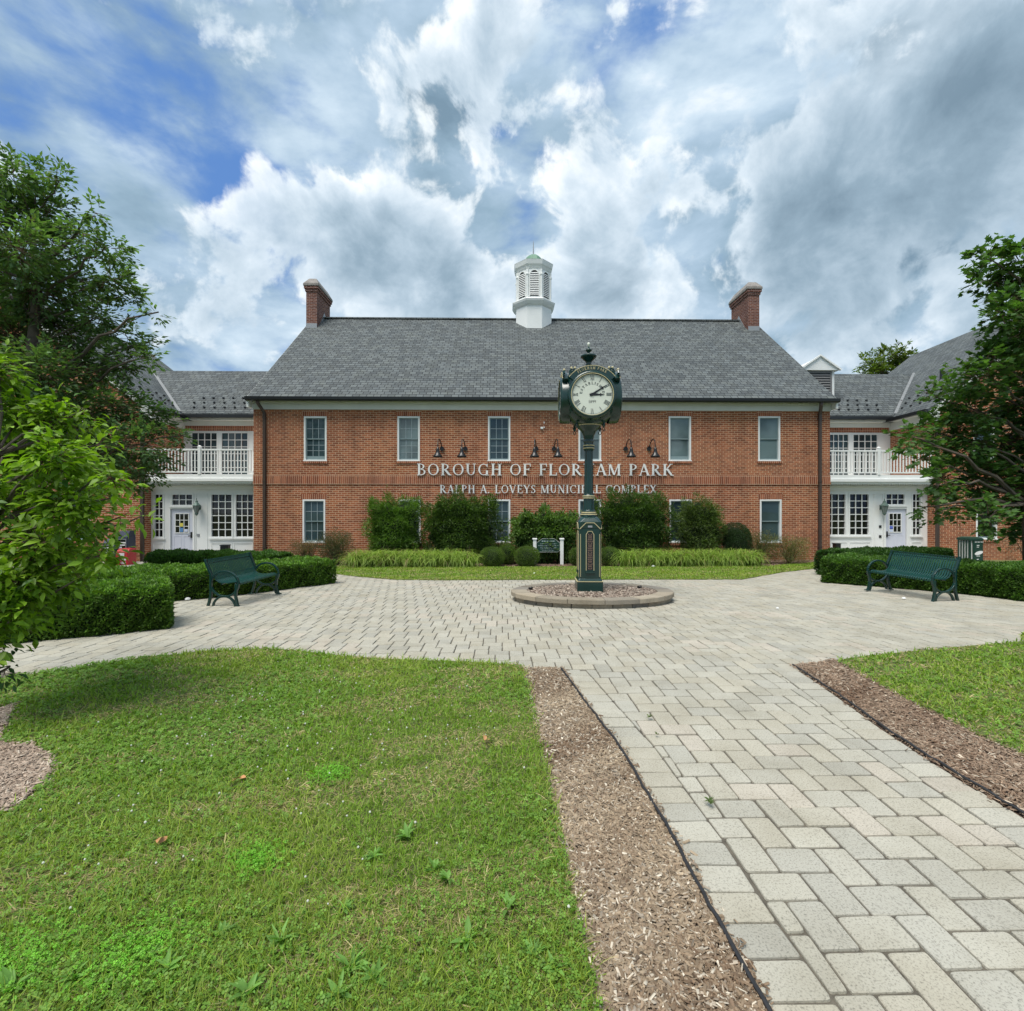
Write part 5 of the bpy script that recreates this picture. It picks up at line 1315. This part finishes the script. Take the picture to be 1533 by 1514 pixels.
def stems(t, base, tips, r0, ox=(0,0,0), nm='stem', mat='twig'):
    m = MB(); b = Vector(base)
    for tp in tips:
        tp = Vector(tp); mid = b.lerp(tp, .5)+Vector((rnd.gauss(0, .06), rnd.gauss(0, .06), .08)); o = Vector(ox)
        m.tube([b-o, b.lerp(mid, .5)-o, mid-o, mid.lerp(tp, .5)+Vector((rnd.gauss(0, .03), 0, 0))-o, tp-o], [r0, r0*.85, r0*.65, r0*.45, r0*.2], 5)
    return m.build(nm, M[mat], t, uv=False)
def shrub(name, px0, px1, pyt, pyb, Y, lab, c1, c2, dens=260, size=.075, asp=.5, T=LEAF, c3=None, seed=0, boxy=True, sparse=False, group=None, jit=.8, depth=.55, mat='leaf'):
    a, b = W(px0, pyt, Y), W(px1, pyt, Y); zg = gz(Y); h = a.z-zg; w = (b.x-a.x)/2; cx = (a.x+b.x)/2
    t = empty(name, (cx, Y, zg), 0, lab, 'shrub', group); r_ = random.Random(seed+int(px0)); pw_ = 2.45 if boxy else 2.2
    h *= .97 if boxy and not sparse else 1
    D3 = A_([w, min(depth, w*1.1), h/2]); c0 = A_([0, 0, h/2]); g = np.random.default_rng(int(px0))
    ph = g.random(6)*6.28
    def shape(d):
        k = 1/(np.abs(d)**pw_).sum(1)**(1/pw_)
        k *= 1.0+.11*np.sin(d[:,0]*5*max(1, w)+ph[0])*np.sin(d[:,2]*5+ph[1])+.1*np.sin(d[:,0]*9*max(1, w)+d[:,2]*7+ph[2])+.07*np.sin(d[:,2]*13+d[:,1]*6+ph[3])+.08*np.clip(d[:,2], 0, 1)*np.sin(d[:,0]*13*max(1, w)+ph[4]) if boxy else 1.0
        if boxy: k *= 1-.16*np.clip(-d[:,2], 0, 1)*np.abs(d[:,0])
        return k
    if not sparse:
        m = MB(); rr = []
        for q in [R(-85+17*i) for i in range(11)]:
            d = A_([[math.cos(q)*math.cos(a), math.cos(q)*math.sin(a), math.sin(q)] for a in [2*math.pi*i/20 for i in range(20)]])
            rr.append([tuple(p) for p in d*shape(d)[:, None]*D3*.76+c0])
        m.rings(rr); m.build('shade_core', M['hedgecore'], t, uv=False)  # solid dark hull, inner shade of the shrub as colour
    area = 2*(2*w*h)+2*(2*D3[1]*h)+4*w*D3[1]; n = int(area*dens*(2.4 if sparse else 4.4))
    fa = A_([D3[1]*D3[2], D3[0]*D3[2], D3[0]*D3[1]]); ax_ = g.choice(3, n, p=fa/fa.sum()); d = g.uniform(-1, 1, (n, 3)); d[np.arange(n), ax_] = np.where(g.random(n) < .5, -1, 1)
    d[(ax_ == 1), 1] = np.where(g.random((ax_ == 1).sum()) < .8, -1, 1); d /= np.linalg.norm(d, axis=1)[:, None]
    r = 1.03-np.abs(g.normal(0, .45 if sparse else .14, n)); r = np.clip(r, .05, 1); sh = g.random(n) < (.1 if boxy else .04); r[sh] += g.uniform(.02, .16, sh.sum())*(1 if boxy else .5)
    pos = d*(shape(d)*r)[:, None]*D3+c0; pos[:, 2] = np.clip(pos[:, 2], .03, None)
    nor = d/D3; nor /= np.linalg.norm(nor, axis=1)[:, None]; nor[:, 2] += .25
    c = cols(n, c1, c2, .16)
    if c3 is not None: k = g.random(n) < .12; c[k] = cols(k.sum(), c3, c1, .15)
    clump = .68+.64*fnoise(np.stack([pos[:,0]+pos[:,2]*.9, pos[:,1]+pos[:,2]*.6], 1), 7, 13)
    s = rng.uniform(.65, 1.25, n)*size
    scatter('foliage', T, pos, orient_out(nor, jit), np.stack([s, s*asp, s], 1), c*clump[:, None], M[mat], t)
    stems(t, (0, 0, -.02), [(r_.uniform(-1, 1)*w*.85, r_.gauss(0, .15), h*r_.uniform(.5, .97)) for _ in range(26 if sparse else 8)], .016)
    return t
Yb = 17.35
shrub('tall_shrub', 552, 627, 742, 838, Yb, 'tall arching yellow-green shrub overlapping a lower window', (.065,.135,.022), (.14,.25,.042), 240, .125, .34)
shrub('tall_shrub', 631, 749, 739, 838, Yb, 'broad tall dark green shrub under the start of the lettering', (.04,.085,.018), (.105,.175,.038), 270, .11, .5)
shrub('tall_shrub', 762, 868, 764, 838, Yb, 'broad-leaved pale green shrub behind the garden sign', (.17,.28,.07), (.05,.1,.025), 200, .13, .75)
shrub('tall_shrub', 889, 1006, 735, 838, Yb, 'largest dark green shrub just beyond the clock pedestal', (.036,.08,.018), (.095,.165,.035), 270, .11, .48)
shrub('tall_shrub', 1012, 1082, 741, 838, Yb-.1, 'loose olive-green shrub screening a lower window', (.07,.115,.03), (.125,.18,.05), 200, .11, .4, depth=.4)
shrub('dark_conifer', 1078, 1122, 783, 838, Yb-.1, 'dark rounded evergreen between olive shrub and the daylilies', (.022,.05,.02), (.045,.085,.03), 520, .06, .35, boxy=False)
shrub('thin_shrub', 1112, 1162, 794, 842, Yb-.3, 'thin brownish-green shrub beside the dark evergreen', (.09,.13,.045), (.14,.13,.06), 520, .055, .4, sparse=True)
shrub('thin_shrub', 1152, 1212, 802, 842, Yb-.5, 'sparse yellowish twiggy shrub by the ground fixture', (.12,.16,.05), (.2,.17,.07), 420, .055, .4, sparse=True)
shrub('thin_shrub', 432, 484, 806, 846, Yb-.5, 'sparse brown twiggy shrub under the first lower window', (.1,.11,.045), (.15,.12,.06), 420, .05, .4, sparse=True)
shrub('thin_shrub', 478, 530, 794, 846, Yb-.5, 'dull dark twiggy shrub next to the daylily row', (.06,.085,.035), (.11,.11,.055), 700, .055, .4, sparse=True)
for px0, px1, pt, Yq, l in ((718, 756, 819, 16.1, 'clipped round boxwood at the end of the daylily row'), (746, 772, 814, 16.8, 'round boxwood tucked behind two others'), (770, 808, 818, 16.1, 'round boxwood in front of the sign post'), (852, 880, 819, 16.3, 'round boxwood half hidden by the clock pedestal'), (896, 928, 819, 16.2, 'round boxwood just past the clock pedestal')):
    shrub('boxwood_ball', px0, px1, pt, 849, Yq, l, (.06,.11,.02), (.14,.22,.035), 700, .035, .6, boxy=False, depth=.42)
# daylilies
def daylily(px, Y, s, lab):
    g = W(px, 830, Y); t = tag(None or bpy.data.objects.new('daylily_clump', None), lab, 'daylily', 'daylily clumps along the hall bed'); t.location = (g.x, Y, gz(Y)); link(t)
    n = 190; r = rng.normal(0, .1, (n, 2)); az = rng.random(n)*6.283; L = rng.uniform(.45, .72, n)*s
    pos = np.stack([r[:,0], r[:,1], np.zeros(n)], 1); pt = rng.uniform(.1, .95, n); c = cols(n, (.2,.32,.05), (.32,.42,.09), .15); k = rng.random(n) < .1; c[k] = cols(k.sum(), (.3,.24,.1), (.2,.16,.07))
    scatter('leaves', LILY, pos, euler_mats(az, pt, rng.normal(0, .2, n)), np.stack([L, np.full(n, .022), L], 1), c, M['grassblade'], t)
    if rnd.random() < .6: stems(t, (0, 0, 0), [(rnd.gauss(0, .15), rnd.gauss(0, .1), rnd.uniform(.6, .72)) for _ in range(4)], .006)
xs_ = [532+21*i for i in range(9)]
for i, x in enumerate(xs_):
    daylily(x, 15.85+.12*(i % 2), 1.0, 'arching yellow-green daylily clump in the row between thin shrub and boxwoods'); 
    if i < 8: daylily(x+12, 16.45, 1.05, 'arching yellow-green daylily clump in the row between thin shrub and boxwoods')
for i in range(10):
    x = 937+21*i; daylily(x, 15.95+.12*(i % 2), 1.0, 'arching yellow-green daylily clump in the row beyond the clock')
    if i < 9: daylily(x+10, 16.5, 1.05, 'arching yellow-green daylily clump in the row beyond the clock')
for o in [o for o in COL.objects if o.name.startswith('daylily')]:
    o['group'] = 'daylily clumps before the boxwoods' if 'thin shrub' in o['label'] else 'daylily clumps beyond the clock'

# ------------------------------------------------------------------ trees
def twiggy(name, base, trunk_pts, tr, lobes, T, size, asp, c1, c2, c3, lab, cat, per=70, mat='leaf', droop=.2, spray=.30, nleaf=9, twr=.006):
    """trunk, limbs to every lobe, twigs in each lobe, leaves along every twig. lobes: (x,y,z,r)"""
    t = empty(name, base, 0, lab, cat); o = Vector(base); tk = MB(); TP = [Vector(p) for p in trunk_pts]
    tk.tube([p-o for p in TP], [tr*(1-.75*i/(len(TP)-1)) for i in range(len(TP))], 10); tk.build('trunk', M['bark'], t, uv=False, smooth=True)
    lb = MB(); tw = MB(); pos, ax, cc = [], [], []
    for li, (x, y, z, r) in enumerate(lobes):
        c = Vector((x, y, z))
        zs = min(max(z-.6*math.hypot(x-TP[0].x, y-TP[0].y)*.8, TP[1].z), TP[-1].z)
        s = TP[-1]
        for a, b in zip(TP, TP[1:]):
            if a.z <= zs <= b.z: s = a.lerp(b, (zs-a.z)/(b.z-a.z+1e-6))
        mid = s.lerp(c, .5)+Vector((rnd.gauss(0, .1), rnd.gauss(0, .1), .12*(c-s).length)); d = (c-s).length
        r0 = max(.012, min(tr*.4, .014*d+.006))
        bz = [(s*(1-u)**2+mid*2*u*(1-u)+c*u*u)+Vector((rnd.gauss(0, .012), rnd.gauss(0, .012), rnd.gauss(0, .012)))*d for u in [i/7 for i in range(8)]]
        lb.tube([p-o for p in bz], [r0*(1-.75*i/7) for i in range(8)], 6); mid = bz[4]
        nt = int(per*r*r/.25*(1+.2*r))
        for _ in range(nt):
            q = Vector((rnd.gauss(0, 1), rnd.gauss(0, 1), rnd.gauss(0, 1)*.85)).normalized(); rr = r*(rnd.random()**.45)
            p0 = c+q*rr*.25; p1 = c+q*rr; L = (p1-p0).length
            out = (q+Vector((rnd.gauss(0, .3), rnd.gauss(0, .3), .12))).normalized(); p2 = p1+out*spray*rnd.uniform(.4, 1)
            if rnd.random() < .35: tw.tube([mid.lerp(c, rnd.random())-o if rnd.random() < .3 else p0-o, p1-o, p2-o], [twr*1.6, twr, twr*.4], 3)
            else: tw.tube([p1-o, p2-o], [twr, twr*.4], 3)
            tone = rnd.gauss(1, .16)
            for k in range(nleaf):
                f = (k+.6)/nleaf; p = p1.lerp(p2, f)+Vector((rnd.gauss(0, .02), rnd.gauss(0, .02), rnd.gauss(0, .02)))*2
                side = (out.cross(Vector((0, 0, 1)))+Vector((0, 0, .001))).normalized()*(1 if k % 2 else -1)
                a = (out*rnd.uniform(.2, 1)+side*rnd.uniform(.3, 1)+Vector((0, 0, -droop*rnd.uniform(0, 1.6)))).normalized() if k < nleaf-1 else out
                pos.append(p-o); ax.append(a); cc.append(tone)
    lb.build('limbs', M['bark'], t, uv=False); tw.build('twigs', M['twig'], t, uv=False)
    pos, ax = A_([tuple(p) for p in pos]), A_([tuple(a) for a in ax]); n = len(pos)
    az, pt = np.arctan2(ax[:,1], ax[:,0]), np.arcsin(np.clip(ax[:,2], -1, 1))
    c = cols(n, c1, c2, .13)*A_(cc)[:, None]; k = rng.random(n) < .06; c[k] = cols(k.sum(), c3, c1, .15)
    s = rng.uniform(.7, 1.2, n)*size
    scatter('crown', T, pos, euler_mats(az, pt, rng.normal(0, .45, n)), np.stack([s, s*asp, s], 1), np.clip(c, .004, .9), M[mat], t)
    return t, n
def plobes(L, Y, jit, k=1.0, seed=3):
    r_ = random.Random(seed); out = []
    for px, py, r in L:
        y = Y+r_.uniform(-jit, jit); p = W(px, py, y); out.append((p.x, y, p.z, r*y/F_*k))
    return out
TL = [(15,262,30),(55,262,24),(90,268,16),(20,310,50),(75,315,38),(140,318,15),(20,370,60),(85,370,40),(120,350,22),(160,372,26),(175,392,18),(50,430,60),(112,420,42),(165,420,30),(195,440,20),(232,470,12),(20,500,60),(95,490,55),(150,475,32),(190,500,24),(225,515,14),(60,560,60),(130,545,45),(185,545,35),(222,535,14),(30,620,60),(110,610,60),(175,610,40),(215,620,32),(250,640,24),(270,655,12),(150,665,50),(205,670,42),(240,685,22),(90,680,60),(180,710,38),(225,712,22),(140,720,36),(20,700,60),
      (-50,300,55),(-40,420,80),(-60,540,90),(-60,650,90),(-130,480,80),(-130,350,60)]
trunkx = W(48, 600, 12.2).x
twiggy('broadleaf_tree', (trunkx, 12.2, gz(12.2)), [(trunkx, 12.2, gz(12.2)-.1), (trunkx+.05, 12.2, 2.2), (trunkx-.05, 12.15, 4.5), (trunkx+.1, 12.2, 6.6), (trunkx, 12.2, 8.6)], .2,
       plobes(TL, 12.2, 1.3, .82), LEAF, .145, .9, (.08,.15,.06), (.145,.235,.095), (.12,.15,.04), 'tall dark broad-leaved tree in front of the newspaper box side wing', 'tree', 74, nleaf=9)
TR = [(1470,385,18),(1490,410,34),(1525,390,34),(1462,420,12),(1520,440,40),(1500,470,30),(1560,480,60),(1540,520,50),(1490,540,32),(1470,565,36),(1425,585,22),(1400,592,14),(1510,600,50),(1450,610,36),(1400,650,36),(1365,655,22),(1440,660,45),(1500,660,55),(1385,685,20),(1460,720,50),(1520,730,50),(1410,720,26),(1430,755,26),(1395,768,15),(1383,762,10),(1480,775,28),(1530,780,36),
      (1600,560,80),(1600,680,90),(1660,600,90),(1600,420,60)]
tx = W(1545, 700, 10.6).x
twiggy('maple_tree', (tx, 10.6, gz(10.6)), [(tx, 10.6, gz(10.6)-.1), (tx-.05, 10.6, 1.6), (tx+.1, 10.6, 3.4), (tx, 10.6, 5), (tx+.1, 10.6, 6.4)], .15,
       plobes(TR, 10.6, .9, .85), MAPLE, .125, .95, (.05,.115,.03), (.1,.19,.05), (.08,.12,.03), 'dark green maple with lobed leaves at the edge by the dark bench', 'tree', 66, nleaf=8)
NS = [(-10,560,42),(30,625,40),(85,628,38),(120,640,20),(130,612,10),(20,680,55),(80,690,50),(115,690,32),(140,740,24),(175,742,10),(40,750,60),(100,760,50),(130,790,28),(180,775,12),(215,776,9),(150,665,14),(170,720,22),(150,830,24),(60,820,55),(110,830,36),(150,832,18),(30,870,50),(75,880,36),(20,920,40),(55,920,20),(120,870,16),(-20,960,30),
      (-50,640,70),(-60,740,80),(-60,850,70)]
nx_ = W(-15, 900, 3.9).x
twiggy('leafy_shrub', (nx_, 3.9, 0), [(nx_, 3.9, -.05), (nx_, 3.9, .4), (nx_+.05, 3.9, 1.1), (nx_+.05, 3.9, 2.0)], .045,
       plobes(NS, 3.9, .45, .47, 5), FINE, .082, .85, (.12,.22,.016), (.21,.34,.026), (.04,.11,.015), 'bright green large-leaved shrub nearest the viewer beside the lawn', 'shrub', 1150, droop=.45, spray=.14, nleaf=7, twr=.0028)
p = W(5, 1000, 3.6)
twiggy('leafy_sprig', (p.x-.15, 3.6, 0), [(p.x-.15, 3.6, -.02), (p.x-.14, 3.6, .1), (p.x-.12, 3.6, .25), (p.x-.1, 3.6, .4)], .008, [(p.x, 3.6, p.z, .07), (p.x-.15, 3.6, p.z+.1, .09)], FINE, .07, .8, (.03,.08,.02), (.05,.12,.03), (.02,.05,.01), 'small dark leafy sprig low beside the path under the bright shrub', 'plant', 400, spray=.1, nleaf=6, twr=.002)
# tree beyond the roof
FT = [(1300,545,14),(1325,540,20),(1350,530,16),(1365,545,18),(1335,560,28),(1310,562,18),(1385,560,24),(1350,600,40)]
fx = W(1340, 600, 34).x
twiggy('far_tree', (fx, 34, ZG), [(fx, 34, ZG), (fx, 34, 4), (fx, 34, 7), (fx, 34, 10.5)], .3, plobes(FT, 34, 1.2, .9), LEAF, .33, .7, (.09,.15,.03), (.13,.17,.04), (.16,.16,.05), 'olive-green tree crown rising beyond the slate roof of the wing', 'tree', 22, nleaf=8, spray=.5, twr=.01)
# brown shrub beside the right wing
shrub('tall_shrub', 1500, 1580, 740, 850, 15.6, 'brownish twiggy shrub against the wing wall under the maple', (.05,.06,.025), (.07,.065,.035), 120, .07, .45, sparse=True)
# ================================================================== sky, sun, camera
w = bpy.data.worlds.new('World'); S.world = w; w.use_nodes = True; nt = w.node_tree; bg = nt.nodes['Background']
SE, SA = R(66), R(-143)     # elevation, azimuth measured from +y towards +x
sky = nt.nodes.new('ShaderNodeTexSky'); sky.sky_type = 'NISHITA'; sky.sun_disc = False; sky.sun_elevation = SE; sky.sun_rotation = SA; sky.dust_density = .6; sky.ozone_density = 2.0
tc = nt.nodes.new('ShaderNodeTexCoord'); D = tc.outputs['Generated']
def mth(op, a, b=None, c=None):
    n = nt.nodes.new('ShaderNodeMath'); n.operation = op
    for i, v in enumerate((a, b, c)):
        if v is None: continue
        if hasattr(v, 'node'): nt.links.new(v, n.inputs[i])
        else: n.inputs[i].default_value = v
    return n.outputs[0]
sx = nt.nodes.new('ShaderNodeSeparateXYZ'); nt.links.new(D, sx.inputs[0])
den = mth('ADD', mth('ABSOLUTE', sx.outputs[2]), 1.5)
cb = nt.nodes.new('ShaderNodeCombineXYZ'); nt.links.new(mth('DIVIDE', sx.outputs[0], den), cb.inputs[0]); nt.links.new(mth('DIVIDE', sx.outputs[1], den), cb.inputs[1]); nt.links.new(mth('MULTIPLY', sx.outputs[2], .9), cb.inputs[2])
P3 = cb.outputs[0]
def blob(px, py, rad, amp):
    d = Vector(ray(px, py)).normalized(); vm = nt.nodes.new('ShaderNodeVectorMath'); vm.operation = 'DISTANCE'; nt.links.new(D2, vm.inputs[0]); vm.inputs[1].default_value = d
    m = nt.nodes.new('ShaderNodeMapRange'); m.interpolation_type = 'SMOOTHERSTEP'; m.inputs[1].default_value = 0; m.inputs[2].default_value = rad/F_*1.25; m.inputs[3].default_value = amp; m.inputs[4].default_value = 0
    nt.links.new(vm.outputs['Value'], m.inputs[0]); return m.outputs[0]
wn = noise(nt, 2.6, 5, .6, P3); vs = nt.nodes.new('ShaderNodeVectorMath'); vs.operation = 'MULTIPLY_ADD'
nt.links.new(wn.outputs['Color'], vs.inputs[0]); vs.inputs[1].default_value = (.22, .22, .22); 
va = nt.nodes.new('ShaderNodeVectorMath'); va.operation = 'SUBTRACT'; nt.links.new(D, va.inputs[0]); va.inputs[1].default_value = (.11, .11, .11); nt.links.new(va.outputs[0], vs.inputs[2]); D2 = vs.outputs[0]
n1 = noise(nt, 9, 12, .55, P3, .2); n2 = noise(nt, 22.0, 10, .55, P3, .3)
dn = mth('MULTIPLY_ADD', n1.outputs['Fac'], 1.0, mth('MULTIPLY', n2.outputs['Fac'], .38))      # ~0.69 mean
tot = dn
for b_ in [(185,190,45,-.16),(350,270,60,-.2),(240,365,36,-.14),(640,10,60,-.14),(785,335,34,-.16),(705,345,26,-.12),(560,262,50,-.14),(480,235,40,-.1),(50,140,70,-.08),(960,190,36,-.1),(1075,195,22,-.14),(1165,190,22,-.12),(270,235,40,-.1),(930,40,60,-.12),(440,150,50,-.08),
           (1350,330,240,.3),(600,370,150,.3),(880,430,120,.25),(620,130,100,.16),(1150,250,150,.12),(150,260,60,.06),(130,480,200,.06)]: tot = mth('ADD', tot, blob(*b_))
cov = nt.nodes.new('ShaderNodeMapRange'); cov.interpolation_type = 'SMOOTHSTEP'; cov.inputs[1].default_value = .42; cov.inputs[2].default_value = .74; nt.links.new(tot, cov.inputs[0])
# cloud tone: bright tops, grey-blue bases
off = nt.nodes.new('ShaderNodeVectorMath'); off.operation = 'ADD'; nt.links.new(P3, off.inputs[0]); off.inputs[1].default_value = (-.05, -.03, .07)
n3 = noise(nt, 9, 9, .55, off.outputs[0], .2)
tone = mth('MULTIPLY_ADD', mth('SUBTRACT', n1.outputs['Fac'], n3.outputs['Fac']), 1.5, .52)
n4 = noise(nt, 1.9, 6, .55, P3); tone = mth('ADD', tone, mth('MULTIPLY', mth('SUBTRACT', n4.outputs['Fac'], .5), .45))
for b_ in [(1370,330,250,-.25),(1190,360,70,-.3),(1490,140,90,-.3),(1250,450,150,-.22),(640,160,70,-.25),(560,385,140,-.16),(720,440,140,-.1),
           (425,310,60,.4),(570,305,80,.4),(760,30,160,.12),(870,400,75,.35),(930,440,70,.3),(985,310,40,.25),(1080,40,200,.25),(1330,180,90,.35),(480,220,80,.2),(1240,520,50,.25),(1000,430,60,.25),(1450,60,80,.2)]: tone = mth('ADD', tone, blob(*b_))
tr = ramp(nt, tone, [(.0, (.13,.2,.265)), (.3, (.2,.29,.37)), (.6, (.29,.385,.48)), (.85, (.41,.5,.58)), (1.0, (.56,.61,.65))])
sk = mix(nt, 1.0, sky.outputs[0], (.1, .1, .1), 'MULTIPLY')
blue = mix(nt, .8, sk, (.07, .17, .41))
base_sky = mix(nt, cov.outputs[0], blue, tr.outputs[0])
# second layer: separate cumulus heaps, bright rims and thicker grey bellies
m1 = noise(nt, 6.2, 12, .57, D, .3); m2 = noise(nt, 15, 9, .6, D, .4)
cu = mth('MULTIPLY_ADD', m2.outputs['Fac'], .35, m1.outputs['Fac'])
for b_ in [(400,340,80,.22),(520,340,110,.26),(640,390,130,.22),(740,450,90,.2),(870,420,80,.28),(950,450,80,.24),(620,150,60,.06),(800,90,60,.05),(1370,330,240,.17),(1300,260,120,.08),(1200,370,70,.16),(1490,150,90,.2),(1240,520,50,.16),(1000,310,50,.08),(1150,230,90,.1),(300,430,90,.08),(1100,430,60,.06),
           (190,190,100,-.12),(330,280,70,-.05),(790,335,34,-.22),(705,340,26,-.16),(640,0,60,-.1),(60,100,120,-.08),(560,262,50,-.16),(480,240,60,-.12),(640,255,40,-.1)]: cu = mth('ADD', cu, blob(*b_))
cm = nt.nodes.new('ShaderNodeMapRange'); cm.interpolation_type = 'SMOOTHSTEP'; cm.inputs[1].default_value = .68; cm.inputs[2].default_value = .79; nt.links.new(cu, cm.inputs[0])
ofs = nt.nodes.new('ShaderNodeVectorMath'); ofs.operation = 'ADD'; nt.links.new(D, ofs.inputs[0]); ofs.inputs[1].default_value = (-.02, 0, .045)
m3 = noise(nt, 6.2, 9, .57, ofs.outputs[0], .3); lit = mth('SUBTRACT', m1.outputs['Fac'], m3.outputs['Fac'])
ct = mth('MULTIPLY_ADD', mth('SUBTRACT', cu, .72), -1.5, .86); ct = mth('MULTIPLY_ADD', lit, 1.6, ct)
for b_ in [(1370,330,260,-.2),(1490,150,90,-.16),(870,410,70,.16),(430,315,60,.2),(570,310,70,.2),(1190,360,60,-.2)]: ct = mth('ADD', ct, blob(*b_))
cr = ramp(nt, ct, [(.0, (.13,.19,.245)), (.3, (.2,.275,.34)), (.55, (.31,.39,.46)), (.8, (.47,.54,.6)), (1.0, (.66,.69,.7))])
res = mix(nt, mth('MULTIPLY', cm.outputs[0], .93), base_sky, cr.outputs[0])
nt.links.new(res, bg.inputs['Color']); bg.inputs['Strength'].default_value = 1.0
sd = bpy.data.lights.new('sun', 'SUN'); sd.energy = 2.7; sd.angle = R(32); sd.color = (1, .95, .87)
so = link(bpy.data.objects.new('sun', sd)); dv = Vector((math.sin(SA)*math.cos(SE), math.cos(SA)*math.cos(SE), math.sin(SE)))
so.rotation_euler = dv.to_track_quat('Z', 'Y').to_euler()
cd = bpy.data.cameras.new('camera'); cd.lens = 36*F_/1533; cd.sensor_width = 36; cd.sensor_fit = 'HORIZONTAL'; cd.clip_end = 3000; cd.clip_start = .05
co = link(bpy.data.objects.new('camera', cd)); co.location = (0, 0, CZ); co.rotation_euler = (R(90), 0, -YAW); S.camera = co
S.view_settings.view_transform = 'Standard'; S.view_settings.look = 'None'; S.view_settings.exposure = 0.7; S.view_settings.gamma = 1
cy = S.cycles; S.render.engine = 'CYCLES'; cy.max_bounces = 5; cy.diffuse_bounces = 3; cy.glossy_bounces = 3; cy.transmission_bounces = 3; cy.transparent_max_bounces = 4
cy.use_denoising = True; cy.use_adaptive_sampling = True; cy.adaptive_threshold = .02; cy.caustics_reflective = False; cy.caustics_refractive = False
try: w.cycles.sampling_method = 'MANUAL'; w.cycles.sample_map_resolution = 512
except Exception: pass
